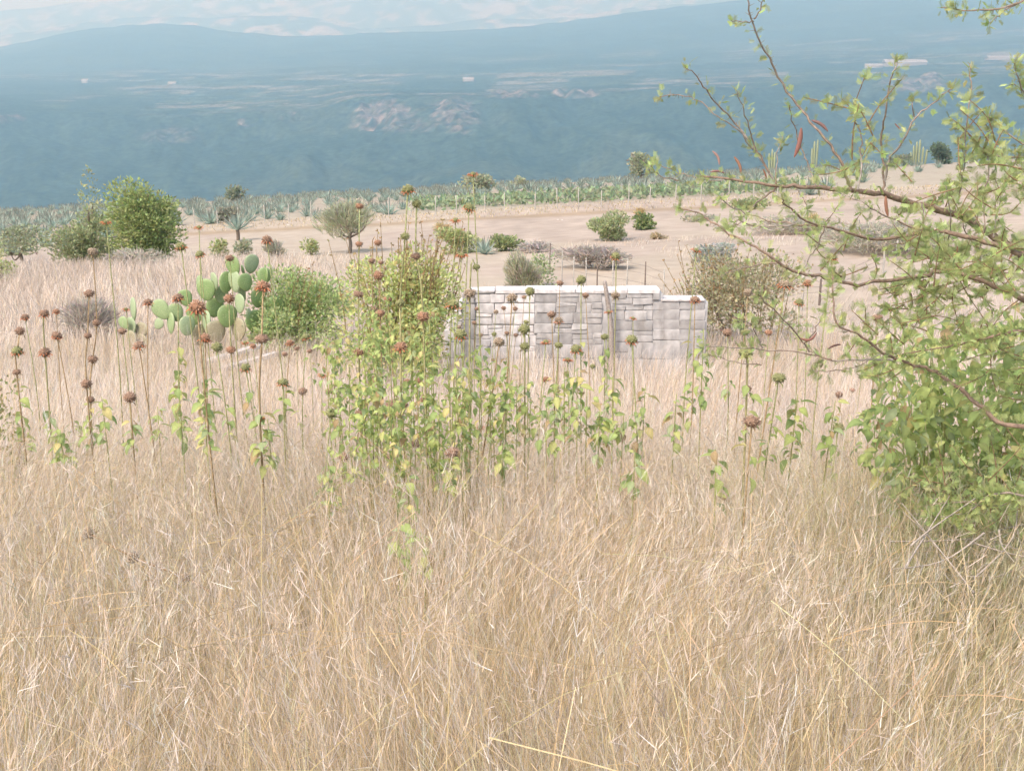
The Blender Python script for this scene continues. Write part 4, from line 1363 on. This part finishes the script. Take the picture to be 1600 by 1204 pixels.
BR = [  # (depth, start radius px, end radius px, [(px,row)...])  root end first; dark or grey twig
    (3.5, 9, 2.0, [(1700, 440), (1600, 395), (1555, 372), (1500, 338), (1430, 318), (1380, 304), (1320, 296), (1250, 291), (1215, 290), (1150, 281), (1095, 275)]),
    (3.5, 3.2, 1.2, [(1380, 303), (1381, 270), (1376, 220), (1384, 180), (1391, 130), (1398, 108), (1406, 88)]),
    (3.5, 3.0, 1.2, [(1382, 282), (1391, 252), (1410, 220), (1430, 185), (1452, 165), (1475, 146), (1490, 137)]),
    (3.5, 1.6, 0.9, [(1428, 183), (1425, 165), (1428, 150)]),
    (3.45, 3.2, 1.0, [(1213, 287), (1192, 255), (1172, 222), (1148, 192), (1122, 165), (1100, 135), (1085, 116), (1070, 105)]),
    (3.4, 2.2, 0.9, [(1203, 270), (1183, 235), (1170, 200), (1158, 165), (1150, 140)]),
    (3.45, 2.0, 0.9, [(1180, 237), (1152, 204), (1122, 182), (1096, 160), (1060, 148), (1030, 152)]),
    (3.6, 3.8, 1.6, [(1330, 296), (1312, 248), (1282, 208), (1252, 172), (1222, 132), (1200, 88), (1180, 48), (1168, 4), (1158, -50)]),
    (3.6, 2.2, 1.0, [(1275, 292), (1264, 262), (1252, 232), (1240, 196), (1234, 165)]),
    (3.6, 1.8, 0.9, [(1178, 30), (1190, 10), (1196, -10)]),
    (3.6, 1.6, 0.9, [(1178, 34), (1160, 34), (1142, 32)]),
    (3.4, 1.8, 0.9, [(1212, 288), (1215, 250), (1223, 212)]),
    (3.35, 2.6, 1.0, [(1340, 296), (1346, 245), (1342, 205), (1334, 170), (1352, 118)]),
    (3.5, 2.6, 1.0, [(1213, 292), (1190, 312), (1170, 332), (1142, 352), (1130, 358)]),
    (3.3, 5.5, 1.6, [(1690, 440), (1600, 400), (1540, 378), (1480, 363), (1440, 363), (1400, 370), (1360, 373), (1310, 360), (1260, 345), (1236, 326), (1218, 310)]),
    (3.3, 2.6, 1.1, [(1285, 354), (1240, 349), (1200, 345), (1165, 333), (1132, 316), (1124, 305)]),
    (3.3, 2.4, 1.0, [(1240, 350), (1195, 354), (1160, 349), (1140, 356)]),
    (3.35, 2.8, 1.2, [(1442, 360), (1400, 345), (1370, 330), (1345, 314), (1310, 300)]),
    (3.2, 5.0, 1.5, [(1690, 520), (1600, 468), (1540, 440), (1480, 424), (1440, 432), (1390, 438), (1340, 445), (1290, 434), (1250, 425), (1215, 410), (1180, 385), (1150, 370), (1112, 346), (1092, 333), (1060, 324)]),
    (3.2, 2.2, 1.0, [(1215, 411), (1172, 415), (1130, 432)]),
    (3.2, 2.0, 1.0, [(1252, 424), (1266, 400), (1280, 378), (1292, 348), (1310, 320)]),
    (3.1, 5.5, 1.6, [(1700, 720), (1640, 678), (1600, 665), (1560, 660), (1530, 632), (1490, 600), (1460, 580), (1430, 570), (1400, 560), (1370, 545), (1340, 522), (1306, 505), (1302, 465), (1300, 425)]),
    (3.1, 3.2, 1.3, [(1395, 562), (1345, 560), (1300, 563), (1270, 550), (1255, 535), (1235, 510), (1210, 485), (1184, 460)]),
    (3.1, 2.4, 1.0, [(1300, 562), (1250, 550), (1190, 545), (1150, 543), (1100, 540)]),
    (3.1, 2.0, 0.9, [(1192, 543), (1180, 520), (1168, 503), (1150, 495)]),
    (3.1, 2.0, 0.9, [(1255, 536), (1272, 522), (1281, 498), (1288, 484)]),
    (3.15, 1.8, 0.9, [(1380, 550), (1330, 575), (1300, 580), (1266, 580)]),
    (3.1, 1.6, 0.9, [(1190, 570), (1150, 565), (1106, 553)]),
    (3.05, 4.5, 1.6, [(1700, 492), (1640, 508), (1600, 515), (1560, 522), (1520, 533), (1480, 541), (1410, 553)]),
    (3.0, 4.0, 1.4, [(1700, 800), (1640, 785), (1560, 768), (1510, 800), (1455, 806)]),
    (3.0, 2.0, 1.0, [(1600, 780), (1555, 790), (1500, 784), (1440, 790)]),
    (3.5, 2.0, 1.0, [(1492, 340), (1500, 300), (1506, 262), (1504, 225)]),
    (3.5, 2.2, 1.2, [(1508, 255), (1508, 215), (1512, 180), (1518, 140), (1515, 100)]),
    (3.5, 2.0, 1.0, [(1522, 350), (1538, 300), (1545, 262), (1530, 225), (1495, 195)]),
    (3.45, 2.0, 1.0, [(1552, 370), (1562, 315), (1575, 280), (1592, 240)]),
    (3.4, 2.0, 1.0, [(1478, 425), (1481, 385), (1485, 340), (1478, 290)]),
    (3.4, 2.0, 1.0, [(1535, 440), (1530, 400), (1538, 350), (1536, 310)]),
    (3.4, 2.0, 1.0, [(1500, 430), (1498, 400), (1492, 380), (1470, 350)]),
    (3.6, 2.6, 1.2, [(1660, 246), (1590, 245), (1548, 244), (1537, 238)]),
    (3.6, 2.2, 1.2, [(1640, 200), (1605, 155), (1592, 125), (1584, 98)]),
    (3.6, 1.5, 0.9, [(1600, 146), (1588, 134), (1579, 134)]),
    (3.4, 2.5, 1.0, [(1650, 230), (1600, 225), (1560, 195), (1545, 180)]),
    (3.7, 3.2, 1.0, [(1720, -60), (1640, -12), (1600, 2), (1560, 14), (1520, 17), (1470, 12)]),
    (3.7, 2.0, 1.0, [(1590, 6), (1560, 24), (1543, 38)]),
    (3.4, 1.8, 0.9, [(1440, 318), (1442, 350), (1430, 400)]),
    (3.3, 1.6, 0.9, [(1430, 362), (1416, 388), (1400, 400)]),
    (3.55, 1.8, 0.9, [(1240, 290), (1255, 310), (1262, 330)]),
    (3.5, 1.6, 0.9, [(1060, 282), (1030, 275), (1015, 258)]),
    (3.5, 1.6, 0.9, [(1130, 281), (1090, 280), (1060, 268), (1018, 254)]),
]
trunk_foot = at(1860, 900, 3.9); trunk_foot.z = gzf(trunk_foot.x, trunk_foot.y)
tree = thing('thorn_tree', 'thorny feather leaved tree reaching in from the right with reddish pods', 'tree', trunk_foot)
tf = np.array(trunk_foot)
crown = at(1830, 380, 3.6)
g = Geo()
k = spline([tf + [0, 0, -.15], tf + [0.05, -.03, 0.5], (tf + np.array(crown)) / 2 + [-.05, 0, .1], np.array(crown), np.array(at(1800, 60, 3.7))], 6)
g.add(*tube(k, np.linspace(.06, .022, len(k)), 8, (0.21, 0.165, 0.13)))
obj('trunk', g.mesh('trunk', M_BARK, tf), tree)
LP, LD, LS = [], [], []
BROWN_B = np.array([0.225, 0.165, 0.125]); GREY_B = np.array([0.31, 0.285, 0.255])
tips_all = []
for bi, (d, r0, r1, pl) in enumerate(BR):
    pts = []
    for i, (x, y) in enumerate(pl):
        dd = d + 0.10 * math.sin(bi * 1.7 + i * 0.6) * min(1, i / 3)
        pts.append(np.array(at(x, y, dd)))
    if pl[0][0] >= 1640:    # join the trunk
        j = int(np.argmin(np.abs(k[:, 2] - (pts[0][2] - 0.08))))
        pts = [k[j]] + pts
        r0b = r0 * 1.5
    else:
        r0b = r0
    L = spline(pts, 4)
    # small kinks at the nodes
    L[1:-1] += rng.normal(0, 0.0022, (len(L) - 2, 3))
    s = d / F_PX
    c0 = BROWN_B if bi % 2 or r0 > 3.5 else GREY_B
    gb = Geo()
    rad = np.linspace(r0b, r1, len(L)) * s * 0.62
    gb.add(*tube(L, rad, 6, c0, c0 * (1.15 if bi % 2 else 1.0) if r0 > 4 else (GREY_B if bi % 2 else BROWN_B * 1.1)))
    # thorns and short spur twigs
    seg = np.linalg.norm(np.diff(L, axis=0), axis=1).sum()
    for q in range(int(seg / 0.028)):
        f = random.random(); i = min(len(L) - 2, int(f * (len(L) - 1)))
        b = L[i] + (L[i + 1] - L[i]) * random.random()
        t_ = unit(L[i + 1] - L[i]); v = unit(np.cross(t_, rng.normal(size=3)))
        kk_ = unit(v + t_ * 0.4) * random.uniform(.008, .022)
        gb.add(*tube(np.array([b, b + kk_]), [0.0011, 0.0004], 3, (0.30, 0.24, 0.18)))
    obj('branch', gb.mesh('branch', M_BARK, tf), tree)
    pxm = np.mean([q[0] for q in pl])
    dens = np.interp(pxm, [1050, 1250, 1400, 1500, 1600], [95, 78, 95, 165, 190])
    if pl[-1][1] < 120 or (pl[0][1] < 310 and pl[-1][1] < 200): dens *= 0.55
    if r0 > 4.5: dens *= 0.6
    for q in range(int(seg * dens)):
        f = random.random() ** 0.8; i = min(len(L) - 2, int(f * (len(L) - 1)))
        b = L[i] + (L[i + 1] - L[i]) * random.random()
        xs = 800 + 1716 * b[0] / b[1]
        t_ = unit(L[i + 1] - L[i])
        for _ in range(random.choice((1, 1, 2, 3))):
            v = unit(np.cross(t_, rng.normal(size=3)) + t_ * 0.3 + np.array([0, 0, 0.25]))
            LP.append(b + v * random.uniform(0, 0.02)); LD.append(v); LS.append(random.uniform(0.010, 0.025))
    # end cluster
    for q in range(7):
        v = unit(rng.normal(size=3) + unit(L[-1] - L[-2]) * 1.2)
        LP.append(L[-1] - unit(L[-1] - L[-2]) * random.uniform(0, .03)); LD.append(v); LS.append(random.uniform(0.011, 0.026))
# leafy side twigs filling the right side of the crown
gt = Geo()
boxes = [(1440, 1640, 260, 400, 30), (1420, 1640, 395, 470, 56), (1330, 1480, 280, 420, 10), (1400, 1640, 460, 560, 26), (1430, 1640, 740, 810, 30), (1340, 1420, 520, 580, 10), (1540, 1660, 540, 760, 24), (1325, 1365, 150, 290, 9), (1250, 1330, 380, 440, 5), (1360, 1440, 420, 460, 6), (1490, 1560, 200, 260, 9)]
for (x0, x1, y0, y1, m) in boxes:
    for q in range(m):
        a = np.array(at(random.uniform(x0, x1), random.uniform(y0, y1), random.uniform(3.05, 3.6)))
        v = unit(np.array([random.uniform(-1, .5), random.uniform(-.5, .5), random.uniform(-.5, .9)])) * random.uniform(.07, .16)
        L = spline([a, a + v * .5 + rng.normal(0, .008, 3), a + v], 3)
        gt.add(*tube(L, np.linspace(.0022, .001, len(L)), 4, (0.25, 0.17, 0.10)))
        for z in range(18):
            i = random.randrange(len(L)); dv = unit(rng.normal(size=3) + unit(v) * .5)
            LP.append(L[i]); LD.append(dv); LS.append(random.uniform(.014, .030))
tag(obj('twig', gt.mesh('twig', M_BARK, tf), tree), 'stuff')
gl = acacia_leaves(np.array(LP), np.array(LD), np.array(LS), (0.415, 0.485, 0.205))
tag(obj('foliage', gl.mesh('foliage', M_LEAF, tf), tree), 'stuff')


def pod(px, row, ln, ang, d, bend, c):
    s = d / F_PX
    g = Geo()
    h = ln * s * 0.92
    n = 7
    t_ = np.linspace(0, 1, n)
    pts = np.stack([np.zeros(n), np.zeros(n), -t_ * h], 1); pts[:, 0] = bend * h * np.sin(t_ * math.pi)
    rad = h * 0.105 * np.array([0.3, 0.65, 0.8, 0.75, 0.8, 0.6, 0.2])
    V, F, C = tube(pts, rad, 7, c, np.array(c) * 1.15)
    V[:, 1] *= 0.55
    m = np.array(Matrix.Rotation(ang, 3, 'Y'))
    g.add(V @ m.T, F, C)
    p = at(px, row, d)
    obj('pod', g.mesh('pod', M_PAD, (0, 0, 0), True), tree, p - trunk_foot)


RED = (0.22, 0.105, 0.085); DRK = (0.115, 0.065, 0.055)
for a in ((1252, 200, 48, 0.18, 3.58, 0.06, RED), (1268, 188, 34, -1.0, 3.58, 0.1, (0.2, 0.12, 0.11)), (1113, 236, 26, -0.5, 3.46, 0.15, (0.3, 0.19, 0.17)), (1110, 269, 24, -1.5, 3.46, 0.12, (0.22, 0.12, 0.11)),
          (1147, 245, 30, -0.45, 3.46, 0.1, (0.28, 0.15, 0.10)), (1192, 264, 18, -0.4, 3.46, 0.05, (0.26, 0.12, 0.07)), (1384, 306, 36, -0.2, 3.48, -0.04, (0.30, 0.15, 0.10)), (1544, 205, 34, 0.2, 3.58, 0.08, DRK),
          (1250, 528, 30, -1.9, 3.08, -0.28, RED), (1314, 538, 24, 1.2, 3.08, -0.1, DRK), (1398, 193, 16, -0.8, 3.5, 0, (0.24, 0.14, 0.12)), (1496, 385, 22, 0.1, 3.4, 0.05, (0.28, 0.16, 0.08)), (1585, 385, 24, 0.3, 3.4, .05, (0.25, 0.15, 0.1))):
    pod(*a)

# grey dead twigs in the grass under the tree
root_p = at(1530, 850, 3.2); root_p.z = gzf(root_p.x, root_p.y) + 0.3
g = Geo()
for q in range(14):
    a = np.array(at(random.uniform(1440, 1640), random.uniform(810, 880), random.uniform(2.9, 3.5))); v = unit(np.array([random.uniform(-1, 1), random.uniform(-.5, .5), random.uniform(-.2, .5)])) * random.uniform(.12, .4)
    L = spline([a - v / 2, a + rng.normal(0, .02, 3), a + v / 2], 4); g.add(*tube(L, np.linspace(.0035, .0012, len(L)), 5, (0.34, 0.30, 0.26)))
thing('dead_branches', 'tangle of grey dead twigs in the grass below the thorn tree', 'brushwood', root_p, None, g.mesh('dead_branches', M_BARK, root_p))


# ================================================================== GRASS
def wedge(n, y0, y1, slack=1.2, k=0.52):
    y = np.empty(0); x = np.empty(0)
    while len(y) < n:
        a = rng.uniform(y0, y1, n * 2); half = k * a + slack
        keep = rng.random(n * 2) < half / (k * y1 + slack)
        a = a[keep]; b = rng.uniform(-1, 1, len(a)) * (k * a + slack)
        y = np.concatenate([y, a]); x = np.concatenate([x, b])
    return x[:n], y[:n]


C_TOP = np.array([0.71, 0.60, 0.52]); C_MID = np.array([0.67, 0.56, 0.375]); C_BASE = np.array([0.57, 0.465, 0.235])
C_GRN = np.array([0.43, 0.44, 0.22]); C_GRY = np.array([0.66, 0.62, 0.60])


def blades(g, x, y, h, w, k, lean_sd, curve_sd, seed, pale=1.0, green=0.08, top=C_TOP, even=0.0):
    n = len(x)
    z = gz(x, y)
    t = np.linspace(0, 1, k)
    lx = (fbm(x * 0.9 + 7, y * 0.9, 3, 0) - 0.5) * 0.95 + 0.05; ly = (fbm(x * 0.9 + 31, y * 0.9 + 5, 3, 1) - 0.5) * 0.9
    ax = lx + rng.normal(0, lean_sd, n); ay = ly + rng.normal(0, lean_sd, n)
    cxv = rng.normal(0, curve_sd, n) + lx * 0.5; cyv = rng.normal(0, curve_sd, n)
    dx = h[:, None] * (ax[:, None] * t + cxv[:, None] * t ** 2.2); dy = h[:, None] * (ay[:, None] * t + cyv[:, None] * t ** 2.2)
    r2 = np.clip((dx ** 2 + dy ** 2) / (h[:, None] ** 2), 0, 0.95)
    dz = h[:, None] * t * np.sqrt(1 - r2 * 0.75)
    P = np.stack([x[:, None] + dx, y[:, None] + dy, z[:, None] + dz - 0.02], 2)
    a = rng.uniform(0, math.pi, n)
    S_ = np.stack([np.cos(a), np.sin(a) * 0.6, np.zeros(n)], 1)
    W = w[:, None] * (1 - 0.65 * t ** 1.5)[None]
    tt = t[None, :, None]
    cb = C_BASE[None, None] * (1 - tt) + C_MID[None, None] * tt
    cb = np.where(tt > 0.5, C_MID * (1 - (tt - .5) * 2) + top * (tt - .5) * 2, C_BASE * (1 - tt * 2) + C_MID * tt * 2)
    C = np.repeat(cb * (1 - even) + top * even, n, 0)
    u = rng.random(n); patch = fbm(x * 0.5 + 3, y * 0.4 + 11, 3, 2)
    gm = (u < green * np.clip((patch - 0.3) * 4, 0.2, 3) * np.interp(y, [1, 2.2, 4, 6], [2.0, 1.5, 0.7, 0.6]) * (1 + 1.8 * sstep(0.12, 0.42, x / y) * (y < 6))); C[gm] = C[gm] * 0.35 + C_GRN * 0.65
    gy = (u > 0.82); C[gy] = C[gy] * 0.4 + C_GRY * 0.6
    oc = (u > 0.60) & (u < 0.80 - 0.2 * even); C[oc] = C[oc] * 0.45 + np.array([0.56, 0.39, 0.18]) * 0.55
    C = np.clip(C * np.clip(rng.normal(1.0, 0.22, (n, 1, 1)), 0.4, 1.5) * (0.86 + 0.2 * fbm(x * 0.35, y * 0.25, 3, 3))[:, None, None] * pale, 0.02, 0.78)
    g.add(*ribbons(P, W, S_, C))
    return P, C


# near, to 6 m
g = Geo()
x, y = wedge(80000, 0.55, 6.5)
tx, ty = wedge(2600, 0.5, 6.5)          # half of the stems stand in tussocks
k = rng.integers(0, len(tx), len(x)); tu = rng.random(len(x)) < 0.5
ra = np.abs(rng.normal(0, 0.05, len(x))); aa = rng.uniform(0, 6.28, len(x))
x = np.where(tu, tx[k] + ra * np.cos(aa), x); y = np.where(tu, ty[k] + ra * np.sin(aa), y)
th = rng.normal(1, 0.13, len(tx))
h = np.clip(rng.normal(0.60, 0.16, len(x)) * np.where(tu, th[k], 0.97), 0.18, 1.0)
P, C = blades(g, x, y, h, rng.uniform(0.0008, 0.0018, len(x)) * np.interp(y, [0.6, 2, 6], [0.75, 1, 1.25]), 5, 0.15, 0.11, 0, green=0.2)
# feathery seed tops
sel = np.where((h > 0.5) & (y > 1.6) & (rng.random(len(x)) < 0.55))[0]
for q in range(5):
    b = P[sel, 4] - (P[sel, 4] - P[sel, 3]) * (rng.random(len(sel)) * 1.0)[:, None]
    dv = unit(unit(P[sel, 4] - P[sel, 3]) + rng.normal(0, 0.35, (len(sel), 3)))
    L = rng.uniform(0.018, 0.05, len(sel))
    g.add(*ribbons(np.stack([b, b + dv * L[:, None]], 1), np.tile([0.0016, 0.0008], (len(sel), 1)), unit(np.cross(dv, rng.normal(size=dv.shape))), np.repeat((C[sel, 4] * 1.06)[:, None, :], 2, 1)))
# undergrowth
x, y = wedge(22000, 0.55, 6.5)
blades(g, x, y, np.clip(rng.normal(0.3, 0.1, len(x)), 0.08, 0.55), rng.uniform(0.0013, 0.003, len(x)), 4, 0.32, 0.35, 0, green=0.6)
# fallen and bent pale straws
n = 5200
x, y = wedge(n, 1.15, 6.5)
z = gz(x, y) + rng.uniform(0.2, 0.68, n)
az = rng.uniform(0, 2 * math.pi, n); el = rng.normal(0.42, 0.5, n)
az = np.where(rng.random(n) < 0.5, rng.normal(0.5, 0.6, n), az)
D = np.stack([np.cos(az) * np.cos(el), np.sin(az) * np.cos(el), np.sin(el)], 1)
L = rng.uniform(0.15, 0.7, n); t = np.linspace(-.5, .5, 5)
sag = rng.uniform(0, 0.10, n)
P = np.stack([x, y, z], 1)[:, None, :] + D[:, None, :] * (L[:, None] * t)[:, :, None]
P[:, :, 2] -= (sag * L)[:, None] * (4 * t ** 2)
S_ = unit(np.cross(D, np.tile([0, 1.0, 0.35], (n, 1)) + rng.normal(0, .3, (n, 3))))
cc = np.clip(jit((0.62, 0.485, 0.285), n, 0.17, 0.04), 0, 0.75)
g.add(*ribbons(P, (rng.uniform(0.0012, 0.0028, n) * np.interp(y, [1, 4], [0.8, 1.25]))[:, None] * np.linspace(1, 0.6, 5)[None], S_, np.repeat(cc[:, None, :], 5, 1)))
tag(obj('dry_grass', g.mesh('dry_grass', M_GRASS)), 'stuff')

# middle, 6 to 17 m
g = Geo()
x, y = wedge(74000, 6.0, 17.5, 1.5)
keep = ~((np.abs(y - 15.15) < 0.35) & (x > -1.0) & (x < 2.75))
x, y = x[keep], y[keep]
hm = np.interp(y, [6, 8, 10, 14, 17.5], [0.62, 0.60, 0.52, 0.46, 0.36])
h = hm * np.clip(rng.normal(1, 0.24, len(x)), 0.35, 1.6)
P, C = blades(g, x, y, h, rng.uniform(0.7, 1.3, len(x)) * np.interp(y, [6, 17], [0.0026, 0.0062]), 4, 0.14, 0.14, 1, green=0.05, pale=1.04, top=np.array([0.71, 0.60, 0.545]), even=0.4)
sel = np.where((rng.random(len(x)) < 0.5) & (y < 12))[0]
for q in range(2):
    b = P[sel, 3] - (P[sel, 3] - P[sel, 2]) * (rng.random(len(sel)) * .8)[:, None]
    dv = unit(unit(P[sel, 3] - P[sel, 2]) + rng.normal(0, 0.35, (len(sel), 3))); L = rng.uniform(0.03, 0.07, len(sel))
    g.add(*ribbons(np.stack([b, b + dv * L[:, None]], 1), np.tile([0.0032, 0.0016], (len(sel), 1)), unit(np.cross(dv, rng.normal(size=dv.shape))), np.repeat((C[sel, 3] * 1.05)[:, None, :], 2, 1)))
tag(obj('meadow_grass', g.mesh('meadow_grass', M_GRASS)), 'stuff')

# far: the dry meadow at left, sparse stubble elsewhere, the fringe on the bank
g = Geo()
x, y = wedge(95000, 17, 36, 2.0)
px = 800 + 1774 * x / y
leftm = 1 - sstep(330, 560, px + 30 * (fbm(x * .4, y * .3, 2) - .5) * 8)
dens = np.maximum(leftm * (1 - sstep(32, 36, y)), np.maximum(0.55 * (1 - sstep(19, 25, y)), 0.16 * (fbm(x * .6, y * .3, 3, 1) > 0.52)))
keep = rng.random(len(x)) < dens
x, y, lm = x[keep], y[keep], leftm[keep]
h = (0.14 + 0.22 * lm) * np.clip(rng.normal(1, .3, len(x)), .3, 1.7)
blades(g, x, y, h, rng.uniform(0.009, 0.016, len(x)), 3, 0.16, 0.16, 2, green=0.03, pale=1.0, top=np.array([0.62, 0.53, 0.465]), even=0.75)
y = rng.uniform(53.0, 58.5, 5000); x = rng.uniform(-.5, .5, 5000) * y * 1.05
blades(g, x, y, rng.uniform(0.05, 0.16, len(x)), rng.uniform(0.03, 0.05, len(x)), 3, .2, .2, 3, green=0.3, top=np.array([0.47, 0.41, 0.35]), pale=0.85)
tag(obj('field_grass', g.mesh('field_grass', M_GRASS)), 'stuff')
